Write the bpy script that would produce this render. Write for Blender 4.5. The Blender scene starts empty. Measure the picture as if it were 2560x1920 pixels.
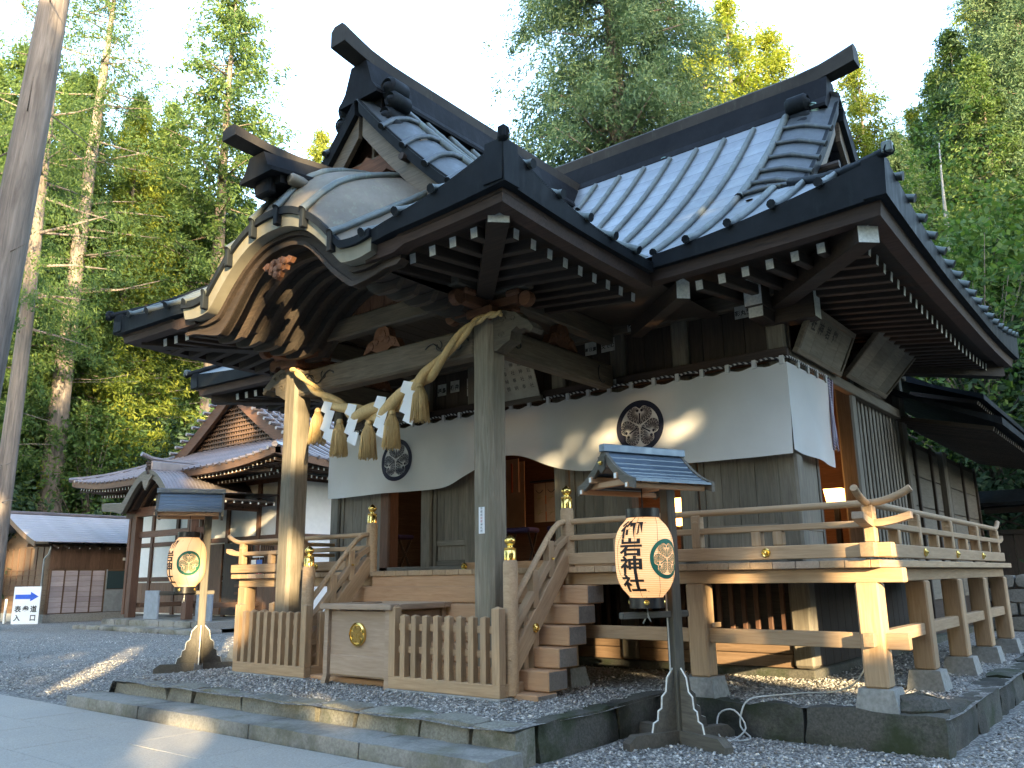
import bpy, math, random
import numpy as np
from mathutils import Matrix, Vector
random.seed(7); rng = np.random.default_rng(7)
SC = bpy.context.scene
COL = SC.collection
R = math.radians
# ------------------------------------------------------------------ camera
cam = bpy.data.cameras.new('camera'); cam_o = bpy.data.objects.new('camera', cam); COL.objects.link(cam_o)
cam.sensor_width = 36; cam.lens = 29.02; cam.clip_end = 2000; cam.clip_start = 0.05
_r = Vector((0.78217, 0.62291, -0.01386)); _u = Vector((0.15286, -0.17028, 0.97347)); _f = Vector((-0.60402, 0.76354, 0.22840))
M = Matrix((( _r.x, _u.x, -_f.x, 0), (_r.y, _u.y, -_f.y, 0), (_r.z, _u.z, -_f.z, 1.5), (0, 0, 0, 1)))
cam_o.matrix_world = M
SC.camera = cam_o
# ------------------------------------------------------------------ light
SUN_AZ, SUN_EL = 55.0, 11.0           # degrees to the right of -Y, elevation
TO_SUN = Vector((math.sin(R(SUN_AZ)) * math.cos(R(SUN_EL)), -math.cos(R(SUN_AZ)) * math.cos(R(SUN_EL)), math.sin(R(SUN_EL))))
world = bpy.data.worlds.new('World'); SC.world = world; world.use_nodes = True
wn = world.node_tree.nodes; wl = world.node_tree.links
sky = wn.new('ShaderNodeTexSky'); sky.sky_type = 'NISHITA'; sky.sun_disc = False
sky.sun_elevation = R(SUN_EL); sky.sun_rotation = R(180 - SUN_AZ)
sky.air_density = 1.0; sky.dust_density = 1.3; sky.ozone_density = 1.1
wn['Background'].inputs['Strength'].default_value = 0.15
wl.new(sky.outputs[0], wn['Background'].inputs['Color'])
sl = bpy.data.lights.new('sun', 'SUN'); sl.energy = 2.0; sl.angle = R(0.5); sl.color = (1.0, 0.76, 0.42)
so = bpy.data.objects.new('sun', sl); COL.objects.link(so)
so.rotation_euler = TO_SUN.to_track_quat('Z', 'Y').to_euler(); so.location = (20, -15, 20)
SC.view_settings.view_transform = 'Standard'; SC.view_settings.look = 'None'
SC.view_settings.exposure = 3.62; SC.view_settings.gamma = 1.0; SC.view_settings.use_curve_mapping = False
SC.cycles.use_denoising = True; SC.cycles.max_bounces = 6; SC.cycles.diffuse_bounces = 4; SC.cycles.glossy_bounces = 2
SC.cycles.transmission_bounces = 3; SC.cycles.transparent_max_bounces = 4; SC.cycles.caustics_reflective = False; SC.cycles.caustics_refractive = False
SC.cycles.sample_clamp_indirect = 6.0
# ------------------------------------------------------------------ materials
MATS = {}
class NT:
    def __init__(s, name):
        s.m = bpy.data.materials.new(name); s.m.use_nodes = True; s.t = s.m.node_tree; s.b = s.t.nodes['Principled BSDF']; MATS[name] = s.m
    def n(s, typ, **kw):
        nd = s.t.nodes.new('ShaderNode' + typ)
        for k, v in kw.items():
            if k in nd.inputs.keys(): nd.inputs[k].default_value = v
            else: setattr(nd, k, v)
        return nd
    def l(s, a, b): s.t.links.new(a, b)
    def noise(s, vec, scale, detail=4, rough=.55, dist=0):
        nd = s.n('TexNoise', Scale=scale, Detail=detail, Roughness=rough, Distortion=dist)
        if vec is not None: s.l(vec, nd.inputs['Vector'])
        return nd.outputs['Fac']
    def ramp(s, fac, stops):
        nd = s.n('ValToRGB'); cr = nd.color_ramp
        while len(cr.elements) < len(stops): cr.elements.new(.5)
        for e, (p, c) in zip(cr.elements, stops): e.position = p; e.color = (*c, 1) if len(c) == 3 else c
        s.l(fac, nd.inputs[0]); return nd.outputs[0]
    def mix(s, fac, a, b, mode='MIX'):
        nd = s.n('Mix', data_type='RGBA', blend_type=mode)
        for i, v in ((0, fac), (6, a), (7, b)):
            if isinstance(v, (int, float)): nd.inputs[i].default_value = v
            elif isinstance(v, (tuple, list)): nd.inputs[i].default_value = (*v, 1)
            else: s.l(v, nd.inputs[i])
        return nd.outputs[2]
    def bump(s, h, strength=.3, dist=.01):
        nd = s.n('Bump', Strength=strength, Distance=dist); s.l(h, nd.inputs['Height']); s.l(nd.outputs[0], s.b.inputs['Normal'])
    def vec(s, scale=(1, 1, 1), rand=True, world=False):
        if world:
            src = s.n('NewGeometry').outputs['Position']
        else:
            src = s.n('TexCoord').outputs['Object']
        if rand:
            oi = s.n('ObjectInfo'); ad = s.n('VectorMath', operation='ADD'); mu = s.n('Math', operation='MULTIPLY'); mu.inputs[1].default_value = 53.
            s.l(oi.outputs['Random'], mu.inputs[0]); s.l(src, ad.inputs[0]); s.l(mu.outputs[0], ad.inputs[1]); src = ad.outputs[0]
        mp = s.n('Mapping'); mp.inputs['Scale'].default_value = scale; s.l(src, mp.inputs['Vector']); return mp.outputs[0]
    def set(s, **kw):
        for k, v in kw.items():
            s.b.inputs[k.replace('_', ' ')].default_value = v if not isinstance(v, tuple) else (*v, 1)
        return s
def wood(name, dark, light, rough=.65, stain=None, samt=.5, g=1.0, bump=.25, vary=.35):
    w = NT(name)
    v = w.vec((1.3 * g, 16 * g, 16 * g))
    f1 = w.noise(v, 2.2, 6, .6, .8)
    base = w.ramp(f1, [(.28, dark), (.72, light)])
    v2 = w.vec((.7, 2.2, 2.2)); f2 = w.noise(v2, 1.1, 5, .62)
    mid = tuple((a + b) * .5 for a, b in zip(dark, light))
    c = w.mix(w.ramp(f2, [(.35, (0, 0, 0)), (.75, (samt,) * 3)]), base, stain or tuple(x * .45 for x in mid))
    oi = w.n('ObjectInfo'); hs = w.n('HueSaturation'); mr = w.n('MapRange'); mr.inputs[3].default_value = 1 - vary * .6; mr.inputs[4].default_value = 1 + vary * .6
    w.l(oi.outputs['Random'], mr.inputs[0]); w.l(mr.outputs[0], hs.inputs['Value']); w.l(c, hs.inputs['Color'])
    w.l(hs.outputs[0], w.b.inputs['Base Color']); w.set(Roughness=rough); w.b.inputs['Specular IOR Level'].default_value = .3
    w.bump(f1, bump, .004); return w.m
def flat(name, col, rough=.6, metal=0, var=.15, scale=6, bump=0, spec=.4):
    w = NT(name); f = w.noise(w.vec((1, 1, 1)), scale, 5, .6)
    c = w.ramp(f, [(.3, tuple(x * (1 - var) for x in col)), (.7, tuple(min(1, x * (1 + var)) for x in col))])
    w.l(c, w.b.inputs['Base Color']); w.set(Roughness=rough, Metallic=metal); w.b.inputs['Specular IOR Level'].default_value = spec
    if bump: w.bump(f, bump, .01)
    return w.m
w_new = wood('new_cypress_wood', (.32, .205, .115), (.48, .335, .205), stain=(.27, .20, .13), samt=.5, vary=.22)
w_step = wood('step_cypress_wood', (.36, .20, .11), (.49, .31, .18), stain=(.3, .19, .11), samt=.4, vary=.15)
w_box = wood('box_cypress_wood', (.33, .235, .165), (.45, .34, .25), samt=.3, vary=.1)
w_grey = wood('weathered_end_grain', (.17, .155, .14), (.30, .275, .245), samt=.5)
w_pillar = wood('weathered_pillar_wood', (.135, .11, .082), (.31, .262, .20), stain=(.10, .098, .07), samt=.75, g=.8, bump=.5)
w_beam = wood('weathered_beam_wood', (.085, .068, .05), (.19, .155, .115), stain=(.055, .055, .045), samt=.6, bump=.35)
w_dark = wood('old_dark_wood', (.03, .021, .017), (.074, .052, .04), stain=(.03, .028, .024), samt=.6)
w_red = wood('reddish_brown_wood', (.075, .036, .022), (.145, .075, .048), stain=(.05, .033, .025), samt=.5)
w_door = wood('grey_door_wood', (.115, .098, .078), (.235, .205, .165), stain=(.085, .085, .07), samt=.6, g=.9, bump=.35)
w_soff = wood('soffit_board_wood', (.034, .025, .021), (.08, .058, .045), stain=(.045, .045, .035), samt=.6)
w_carv = wood('carved_zelkova_wood', (.10, .042, .022), (.21, .10, .055), samt=.35)
w_stand = wood('lantern_stand_wood', (.07, .06, .05), (.155, .135, .11), stain=(.055, .06, .045), samt=.6)
w_brown = wood('house_brown_wood', (.085, .048, .03), (.165, .10, .066), samt=.35)
w_plank = wood('storehouse_plank_wood', (.12, .075, .045), (.21, .14, .09), samt=.4)
m_white = flat('white_paint', (.72, .72, .68), .6, var=.18, scale=30)
m_plaster = flat('white_plaster', (.66, .65, .63), .85, var=.05)
m_gold = NT('polished_gilt').set(Base_Color=(.83, .58, .17), Metallic=1., Roughness=.22).m
m_goldd = NT('dull_gilt').set(Base_Color=(.42, .30, .12), Metallic=1., Roughness=.4).m
m_black = NT('black_lacquer').set(Base_Color=(.012, .012, .014), Roughness=.35).m
m_navy = NT('navy_dye').set(Base_Color=(.008, .009, .028), Roughness=.8).m
m_green = NT('green_ink').set(Base_Color=(.02, .16, .10), Roughness=.7).m
m_ink = NT('black_ink').set(Base_Color=(.012, .011, .011), Roughness=.7).m
m_paper = flat('white_paper', (.78, .79, .80), .7, var=.03)
m_slip = flat('aged_paper_slip', (.40, .40, .37), .8, var=.2, scale=12)
m_iron = NT('dark_iron').set(Base_Color=(.02, .02, .022), Metallic=.8, Roughness=.5).m
m_cord = flat('white_cable', (.55, .55, .52), .5, var=.05)
m_conc = flat('plinth_granite', (.25, .25, .235), .85, var=.25, scale=25, bump=.3)
# metal roof : copper turned grey green
def roofmat(name, c1, c2, streak, rough=.38, seam=0.0, metal=.75):
    w = NT(name); p = w.vec((1, 1, 1), rand=False)
    f = w.noise(p, 1.3, 6, .65); f2 = w.noise(w.vec((6, 6, 1.5), rand=False), 1.5, 5, .7)
    c = w.ramp(f, [(.3, c1), (.7, c2)])
    c = w.mix(w.ramp(f2, [(.55, (0, 0, 0)), (.75, (.6, .6, .6))]), c, streak)
    w.l(c, w.b.inputs['Base Color']); w.set(Metallic=metal); w.b.inputs['Specular IOR Level'].default_value = .5 if metal > .1 else .06
    w.l(w.ramp(f2, [(.3, (rough - .08,) * 3), (.7, (rough + .15,) * 3)]), w.b.inputs['Roughness'])
    if seam:
        sx = w.n('SeparateXYZ'); w.l(p, sx.inputs[0]); dv = w.n('Math', operation='MULTIPLY'); dv.inputs[1].default_value = 1 / abs(seam); w.l(sx.outputs[1 if seam > 0 else 0], dv.inputs[0])
        fr = w.n('Math', operation='FRACT'); w.l(dv.outputs[0], fr.inputs[0]); ln = w.ramp(fr.outputs[0], [(.0, (.45, .45, .45)), (.035, (.5, .5, .5)), (.06, (1, 1, 1)), (1, (.88, .88, .88))]); c = w.mix(1., c, ln, 'MULTIPLY'); w.l(c, w.b.inputs['Base Color']); w.bump(fr.outputs[0], .25, .012)
    else: w.bump(f, .08, .02)
    return w.m
m_roof = roofmat('grey_copper_roof', (.22, .24, .265), (.32, .345, .37), (.30, .35, .34), .40, metal=.7, seam=.30)
m_roofx = roofmat('grey_copper_side_roof', (.22, .24, .265), (.32, .345, .37), (.30, .35, .34), .40, metal=.7, seam=-.30)
m_rib = roofmat('verdigris_copper_rib', (.07, .082, .08), (.15, .17, .16), (.22, .30, .26), .45, metal=.4)
m_kara = roofmat('brown_copper_roof', (.10, .085, .066), (.20, .175, .135), (.26, .28, .20), .58, metal=.12)
m_verge = roofmat('dark_patina_copper', (.045, .052, .06), (.10, .115, .125), (.16, .20, .19), .42, metal=.4)
m_shedroof = roofmat('sky_tinted_sheet', (.36, .36, .40), (.48, .48, .53), (.55, .55, .6), .5, metal=.3)  # pale sky reflection put into the base colour
m_fasc = roofmat('dark_copper_fascia', (.010, .012, .015), (.022, .026, .031), (.035, .045, .045), .5, metal=.0)
m_pale = roofmat('pale_copper_fascia', (.19, .175, .135), (.30, .28, .22), (.27, .28, .22), .5, metal=.3)
m_ridge = roofmat('dark_copper_ridge', (.006, .007, .009), (.014, .015, .018), (.026, .027, .028), .55, metal=.0)
m_beamtop = roofmat('worn_copper_beam', (.028, .026, .025), (.058, .053, .047), (.085, .083, .072), .5, metal=.0)
m_lroof = roofmat('purple_grey_metal_roof', (.15, .13, .135), (.24, .21, .215), (.30, .27, .28), .36, metal=.55)
# stone
def stone(name, c1, c2, moss=(.055, .065, .025), mamt=.7, sc=1.0):
    w = NT(name); p = w.vec((1, 1, 1), world=True, rand=False)
    f = w.noise(p, 42 * sc, 5, .7); g = w.noise(p, 1.7 * sc, 6, .65)
    c = w.ramp(f, [(.3, c1), (.7, c2)])
    c = w.mix(w.ramp(g, [(.47, (0, 0, 0)), (.62, (mamt,) * 3)]), c, moss)
    h = w.noise(p, .9 * sc, 5, .6); c = w.mix(w.ramp(h, [(.5, (0, 0, 0)), (.68, (.75,) * 3)]), c, tuple(x * .22 for x in c1))
    w.l(c, w.b.inputs['Base Color']); w.set(Roughness=.9); w.bump(f, .55, .012); return w.m
m_kerb = stone('mossy_granite', (.13, .125, .10), (.30, .29, .25), mamt=.75)
m_kerbdark = stone('dark_mossy_granite', (.035, .034, .03), (.11, .106, .09), moss=(.022, .034, .010), mamt=.9)
m_slab = stone('granite_step', (.17, .165, .15), (.31, .30, .275), moss=(.09, .09, .045), mamt=.6)
def paving():
    w = NT('granite_paving'); p = w.vec((1, 1, 1), world=True, rand=False)
    f = w.noise(p, 70, 5, .75); g = w.noise(p, .8, 5, .6)
    c = w.ramp(f, [(.3, (.24, .222, .195)), (.7, (.46, .43, .385))]); c = w.mix(w.ramp(g, [(.4, (0, 0, 0)), (.7, (.35,) * 3)]), c, (.25, .25, .24))
    w.l(c, w.b.inputs['Base Color']); w.set(Roughness=.75); w.bump(f, .7, .01); return w.m
m_pave = paving()
def gravel(name, tint=1.0):
    w = NT(name); p = w.vec((1, 1, 1), world=True, rand=False)
    vo = w.n('TexVoronoi', Scale=34.); w.l(p, vo.inputs['Vector'])
    sep = w.n('SeparateColor'); w.l(vo.outputs['Color'], sep.inputs[0])
    c = w.ramp(sep.outputs[0], [(0, (.075 * tint, .073 * tint, .070 * tint)), (.45, (.175 * tint, .17 * tint, .162 * tint)), (.8, (.24 * tint, .23 * tint, .21 * tint)), (1, (.45, .45, .44))])
    dk = w.ramp(vo.outputs['Distance'], [(.15, (1, 1, 1)), (.75, (.3, .3, .3))]); c = w.mix(1., c, dk, 'MULTIPLY')
    g = w.noise(p, 1.4, 5, .6); c = w.mix(w.ramp(g, [(.45, (0, 0, 0)), (.7, (.4,) * 3)]), c, (.10, .095, .08))
    w.l(c, w.b.inputs['Base Color']); w.set(Roughness=.85)
    iv = w.n('Math', operation='SUBTRACT'); iv.inputs[0].default_value = 1.; w.l(vo.outputs['Distance'], iv.inputs[1]); w.bump(iv.outputs[0], 1.0, .02); return w.m
m_gravel = gravel('grey_gravel', 2.1)
def pebm():
    w = NT('pebble_stone'); at = w.n('Attribute', attribute_name='tone'); 
    c = w.ramp(at.outputs['Fac'], [(0, (.11, .105, .10)), (.3, (.26, .25, .24)), (.6, (.36, .345, .32)), (.85, (.46, .44, .405)), (1, (.66, .64, .61))])
    w.l(c, w.b.inputs['Base Color']); w.set(Roughness=.7); return w.m
m_peb = pebm()
def forestfloor():
    w = NT('forest_floor'); p = w.vec((1, 1, 1), world=True, rand=False)
    f = w.noise(p, 1.2, 6, .7); g = w.noise(p, 18, 5, .7)
    c = w.ramp(f, [(.3, (.045, .033, .02)), (.6, (.035, .05, .016)), (.8, (.06, .085, .02))]); c = w.mix(.5, c, w.ramp(g, [(.3, (.02, .02, .01)), (.7, (.09, .08, .04))]))
    w.l(c, w.b.inputs['Base Color']); w.set(Roughness=.95); w.bump(g, .8, .05); return w.m
m_floor = forestfloor()
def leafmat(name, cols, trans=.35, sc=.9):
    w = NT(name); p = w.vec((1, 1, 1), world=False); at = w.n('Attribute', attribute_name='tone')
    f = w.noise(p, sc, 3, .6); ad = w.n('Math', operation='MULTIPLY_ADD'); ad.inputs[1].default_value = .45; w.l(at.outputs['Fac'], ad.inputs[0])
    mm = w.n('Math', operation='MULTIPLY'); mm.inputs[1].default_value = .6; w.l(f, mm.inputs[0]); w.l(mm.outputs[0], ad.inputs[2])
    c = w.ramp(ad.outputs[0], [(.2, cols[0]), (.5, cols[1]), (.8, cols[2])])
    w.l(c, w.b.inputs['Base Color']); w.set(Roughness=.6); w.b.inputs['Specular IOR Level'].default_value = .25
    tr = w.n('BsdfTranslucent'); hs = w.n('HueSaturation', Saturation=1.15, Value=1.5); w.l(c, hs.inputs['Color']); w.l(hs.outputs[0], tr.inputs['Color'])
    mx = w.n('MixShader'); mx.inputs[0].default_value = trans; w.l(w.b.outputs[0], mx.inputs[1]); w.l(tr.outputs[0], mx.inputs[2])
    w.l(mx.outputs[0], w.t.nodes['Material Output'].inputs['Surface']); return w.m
l_cedar = leafmat('cedar_needles', [(.028, .055, .020), (.065, .112, .032), (.13, .18, .04)], .38)
l_cyp = leafmat('cypress_sprays', [(.032, .062, .035), (.07, .118, .056), (.125, .175, .075)], .3)
l_yell = leafmat('sun_tinted_needles', [(.07, .10, .022), (.15, .19, .03), (.26, .27, .04)], .42)  # yellow of sunlit foliage put into the leaf colour
l_broad = leafmat('broad_leaves', [(.03, .065, .022), (.065, .12, .032), (.13, .18, .04)], .4)
l_dark = leafmat('dark_green_leaves', [(.015, .034, .018), (.032, .062, .03), (.06, .10, .045)], .3)  # dark green leaf tones for the shrubs
def bark(name, c1, c2):
    w = NT(name); v = w.vec((7, 7, .5), rand=True); f = w.noise(v, 1.6, 7, .65, .6); f2 = w.noise(w.vec((1, 1, .4)), 1.2, 4, .6)
    c = w.ramp(f, [(.3, c1), (.7, c2)]); c = w.mix(w.ramp(f2, [(.5, (0, 0, 0)), (.75, (.5,) * 3)]), c, tuple(x * .6 for x in c1))
    w.l(c, w.b.inputs['Base Color']); w.set(Roughness=.9); w.bump(f, .8, .04); return w.m
b_cedar = bark('cedar_bark', (.085, .068, .056), (.24, .20, .17))
b_pale = bark('pale_bark', (.24, .225, .20), (.46, .44, .41))
# ------------------------------------------------------------------ mesh helpers
W = {}
def obj(name, me, parent=None, mw=None):
    o = bpy.data.objects.new(name, me); COL.objects.link(o); mw = mw or Matrix.Identity(4); W[o] = mw
    if parent is not None:
        o.parent = parent; o.matrix_parent_inverse = W[parent].inverted()
    o.matrix_basis = mw; return o
def tag(o, label, cat, group=None, kind=None):
    if label: o['label'] = label
    if cat: o['category'] = cat
    if group: o['group'] = group
    if kind: o['kind'] = kind
    return o
def thing(name, label, cat, loc=(0, 0, 0), rz=0, group=None):
    return tag(obj(name, None, None, Matrix.Translation(loc) @ Matrix.Rotation(rz, 4, 'Z')), label, cat, group)
def copytree(o, mw, label=None):
    """copy a thing with its parts and sub-parts to another world matrix"""
    d = mw @ W[o].inverted()
    def rec(a, par):
        c = a.copy(); COL.objects.link(c); W[c] = d @ W[a]
        if par is not None: c.parent = par; c.matrix_parent_inverse = W[par].inverted()
        c.matrix_basis = W[c]
        for ch in [x for x in list(W) if x.parent == a]: rec(ch, c)
        return c
    c = rec(o, None)
    if label: c['label'] = label
    return c
class MB:
    def __init__(s): s.v = []; s.f = []; s.mi = []
    def add(s, vs, fs, mi=0):
        o = len(s.v); s.v += [tuple(p) for p in vs]; s.f += [tuple(i + o for i in f) for f in fs]; s.mi += [mi] * len(fs); return s
    def box(s, x0, x1, y0, y1, z0, z1, c=.006, endmi=None, mi=0, mx=None):
        """chamfered box"""
        X = (x0, x1); Y = (y0, y1); Z = (z0, z1)
        c = min(c, .3 * min(x1 - x0, y1 - y0, z1 - z0))
        vs = []; idx = {}
        for i in (0, 1):
            for j in (0, 1):
                for k in (0, 1):
                    sx, sy, sz = (1, -1)[i] * c, (1, -1)[j] * c, (1, -1)[k] * c
                    for a, p in enumerate(((X[i], Y[j] + sy, Z[k] + sz), (X[i] + sx, Y[j], Z[k] + sz), (X[i] + sx, Y[j] + sy, Z[k]))):
                        idx[i, j, k, a] = len(vs); vs.append(p)
        fs = []
        for i in (0, 1): fs.append([idx[i, j, k, 0] for j, k in ((0, 0), (1, 0), (1, 1), (0, 1))][::1 if i else -1])
        for j in (0, 1): fs.append([idx[i, j, k, 1] for i, k in ((0, 0), (1, 0), (1, 1), (0, 1))][::-1 if j else 1])
        for k in (0, 1): fs.append([idx[i, j, k, 2] for i, j in ((0, 0), (1, 0), (1, 1), (0, 1))][::1 if k else -1])
        n0 = 6
        for i in (0, 1):
            for j in (0, 1): fs.append([idx[i, j, 0, 0], idx[i, j, 1, 0], idx[i, j, 1, 1], idx[i, j, 0, 1]][::1 if i == j else -1])
        for i in (0, 1):
            for k in (0, 1): fs.append([idx[i, 0, k, 0], idx[i, 0, k, 2], idx[i, 1, k, 2], idx[i, 1, k, 0]][::1 if i == k else -1])
        for j in (0, 1):
            for k in (0, 1): fs.append([idx[0, j, k, 1], idx[1, j, k, 1], idx[1, j, k, 2], idx[0, j, k, 2]][::1 if j == k else -1])
        for i in (0, 1):
            for j in (0, 1):
                for k in (0, 1): fs.append([idx[i, j, k, a] for a in ((0, 1, 2) if (i + j + k) % 2 else (0, 2, 1))])
        if mx is not None: vs = [tuple(mx @ Vector(p)) for p in vs]
        o = len(s.v); s.add(vs, fs, mi)
        if endmi is not None: s.mi[len(s.mi) - len(fs) + 1] = endmi
        return s
    def beam(s, p0, p1, w, h, c=.006, mi=0):
        m, L = frame(p0, p1); return s.box(0, L, -w / 2, w / 2, -h / 2, h / 2, c, mi=mi, mx=m)
    def tube(s, pts, r, n=8, cap=True, mi=0, up=None):
        P = [Vector(p) for p in pts]; N = len(P); rs = r if isinstance(r, (list, tuple)) else [r] * N
        t0 = (P[1] - P[0]).normalized(); u = Vector(up) if up else (Vector((0, 0, 1)) if abs(t0.z) < .9 else Vector((1, 0, 0)))
        vs = []
        for i, p in enumerate(P):
            t = (P[min(i + 1, N - 1)] - P[max(i - 1, 0)]).normalized(); a = t.cross(u)
            a = a.normalized() if a.length > 1e-6 else Vector((1, 0, 0)); b = a.cross(t).normalized(); u = b
            for k in range(n):
                q = 2 * math.pi * k / n; vs.append(p + (a * math.cos(q) + b * math.sin(q)) * rs[i])
        fs = [(i * n + k, i * n + (k + 1) % n, (i + 1) * n + (k + 1) % n, (i + 1) * n + k) for i in range(N - 1) for k in range(n)]
        if cap: fs += [tuple(range(n))[::-1], tuple((N - 1) * n + k for k in range(n))]
        return s.add(vs, fs, mi)
    def lathe(s, prof, n=16, c=(0, 0, 0), mi=0, axis='z'):
        vs = []
        for r, z in prof:
            for k in range(n):
                a = 2 * math.pi * k / n; p = (r * math.cos(a), r * math.sin(a), z)
                if axis == 'y': p = (p[0], -p[2], p[1])
                if axis == 'x': p = (p[2], p[0], p[1])
                vs.append((c[0] + p[0], c[1] + p[1], c[2] + p[2]))
        N = len(prof); fs = [(i * n + k, i * n + (k + 1) % n, (i + 1) * n + (k + 1) % n, (i + 1) * n + k) for i in range(N - 1) for k in range(n)]
        fs += [tuple(range(n))[::-1], tuple((N - 1) * n + k for k in range(n))]; return s.add(vs, fs, mi)
    def grid(s, G, mi=0, flip=False):
        a, b = len(G), len(G[0]); vs = [p for row in G for p in row]
        fs = [(i * b + j, i * b + j + 1, (i + 1) * b + j + 1, (i + 1) * b + j) for i in range(a - 1) for j in range(b - 1)]
        if flip: fs = [f[::-1] for f in fs]
        return s.add(vs, fs, mi)
    def prism(s, poly, fn, w0, w1, mi=0):
        """poly: 2-D outline; fn(u, v, w) -> point"""
        n = len(poly); vs = [fn(u, v, w0) for u, v in poly] + [fn(u, v, w1) for u, v in poly]
        fs = [tuple(range(n))[::-1], tuple(range(n, 2 * n))] + [(i, (i + 1) % n, n + (i + 1) % n, n + i) for i in range(n)]
        return s.add(vs, fs, mi)
    def strip(s, top, bot, th, mi=0):
        """solid band: outer face between polylines top and bot, pushed by vectors th"""
        n = len(top); vs = []
        for a, b, t in zip(top, bot, th):
            a, b, t = Vector(a), Vector(b), Vector(t); vs += [a, b, b + t, a + t]
        fs = []
        for i in range(n - 1):
            o = 4 * i
            for k in range(4): fs.append((o + k, o + (k + 1) % 4, o + 4 + (k + 1) % 4, o + 4 + k))
        fs += [(0, 1, 2, 3), tuple(4 * (n - 1) + k for k in (3, 2, 1, 0))]; return s.add(vs, fs, mi)
    def mesh(s, name, mat, smooth=False):
        me = bpy.data.meshes.new(name); me.from_pydata(s.v, [], s.f)
        for m in (mat if isinstance(mat, (list, tuple)) else [mat]): me.materials.append(m)
        if any(s.mi): me.polygons.foreach_set('material_index', s.mi)
        if smooth: me.polygons.foreach_set('use_smooth', [True] * len(me.polygons)); 
        me.update()
        if smooth is not True and smooth: me.set_sharp_from_angle(angle=R(smooth))
        return me
    def build(s, name, mat, parent=None, smooth=False, mw=None, base=True):
        """link as one object; origin moved to the middle so every piece has its own object space"""
        if mw is None and base:
            P = np.array(s.v); c = (P.max(0) + P.min(0)) / 2; s.v = [tuple(p) for p in P - c]; mw = Matrix.Translation(c)
        return obj(name, s.mesh(name, mat, smooth), parent, mw)
def frame(p0, p1, up=(0, 0, 1)):
    p0, p1 = Vector(p0), Vector(p1); d = p1 - p0; L = d.length; x = d / L; u = Vector(up)
    if abs(x.dot(u)) > .99: u = Vector((0, 1, 0))
    y = u.cross(x).normalized(); z = x.cross(y)
    return Matrix(((x.x, y.x, z.x, p0.x), (x.y, y.y, z.y, p0.y), (x.z, y.z, z.z, p0.z), (0, 0, 0, 1))), L
CACHE = {}
def beam(name, p0, p1, w, h, mat, parent=None, c=.007, end=None, up=(0, 0, 1)):
    """squared timber from p0 to p1, grain along it; end: material of the p1 end face"""
    m, L = frame(p0, p1, up); key = (round(L, 3), w, h, mat.name, c, end.name if end else None, 'b')
    if key not in CACHE:
        b = MB().box(0, L, -w / 2, w / 2, -h / 2, h / 2, c, endmi=1 if end else None); CACHE[key] = b.mesh(name, [mat, end] if end else mat)
    return obj(name, CACHE[key], parent, m)
def bbox(name, x0, x1, y0, y1, z0, z1, mat, parent=None, c=.007):
    """axis-aligned timber, grain along its longest side"""
    d = (x1 - x0, y1 - y0, z1 - z0); cx, cy, cz = (x0 + x1) / 2, (y0 + y1) / 2, (z0 + z1) / 2; i = d.index(max(d))
    if i == 0: return beam(name, (x0, cy, cz), (x1, cy, cz), d[1], d[2], mat, parent, c)
    if i == 1: return beam(name, (cx, y0, cz), (cx, y1, cz), d[0], d[2], mat, parent, c)
    return beam(name, (cx, cy, z0), (cx, cy, z1), d[0], d[1], mat, parent, c, up=(0, 1, 0))
GLYPHS = {}
def _glyph(ch, bold):
    cu = bpy.data.curves.new('t', 'FONT'); cu.body = ch; cu.size = 1; cu.align_x = 'CENTER'; cu.align_y = 'CENTER'; cu.offset = bold; cu.resolution_u = 3
    o = bpy.data.objects.new('t', cu); COL.objects.link(o); dg = bpy.context.evaluated_depsgraph_get(); me = bpy.data.meshes.new_from_object(o.evaluated_get(dg))
    if bold:
        import bmesh
        bm = bmesh.new(); bm.from_mesh(me); bmesh.ops.triangulate(bm, faces=bm.faces[:])
        for _ in range(2): bmesh.ops.subdivide_edges(bm, edges=[e for e in bm.edges if e.calc_length() > .12], cuts=1); bmesh.ops.triangulate(bm, faces=bm.faces[:])
        bm.to_mesh(me); bm.free()
    v = [tuple(p.co[:2]) for p in me.vertices]; f = [tuple(p.vertices) for p in me.polygons]
    bpy.data.objects.remove(o); bpy.data.curves.remove(cu); bpy.data.meshes.remove(me); return v, f
for _ch in set('御岩神社奉納勝満町日庫文でむ彩丸賀正三福島柳井千大塚祈願成就札所表参道入口'): GLYPHS[_ch, 0] = _glyph(_ch, 0.0); GLYPHS[_ch, 1] = _glyph(_ch, .027)
def text2d(ch, size, bold=0.0):
    v, f = GLYPHS[ch, 1 if bold else 0]; return [(x * size, y * size) for x, y in v], f
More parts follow.
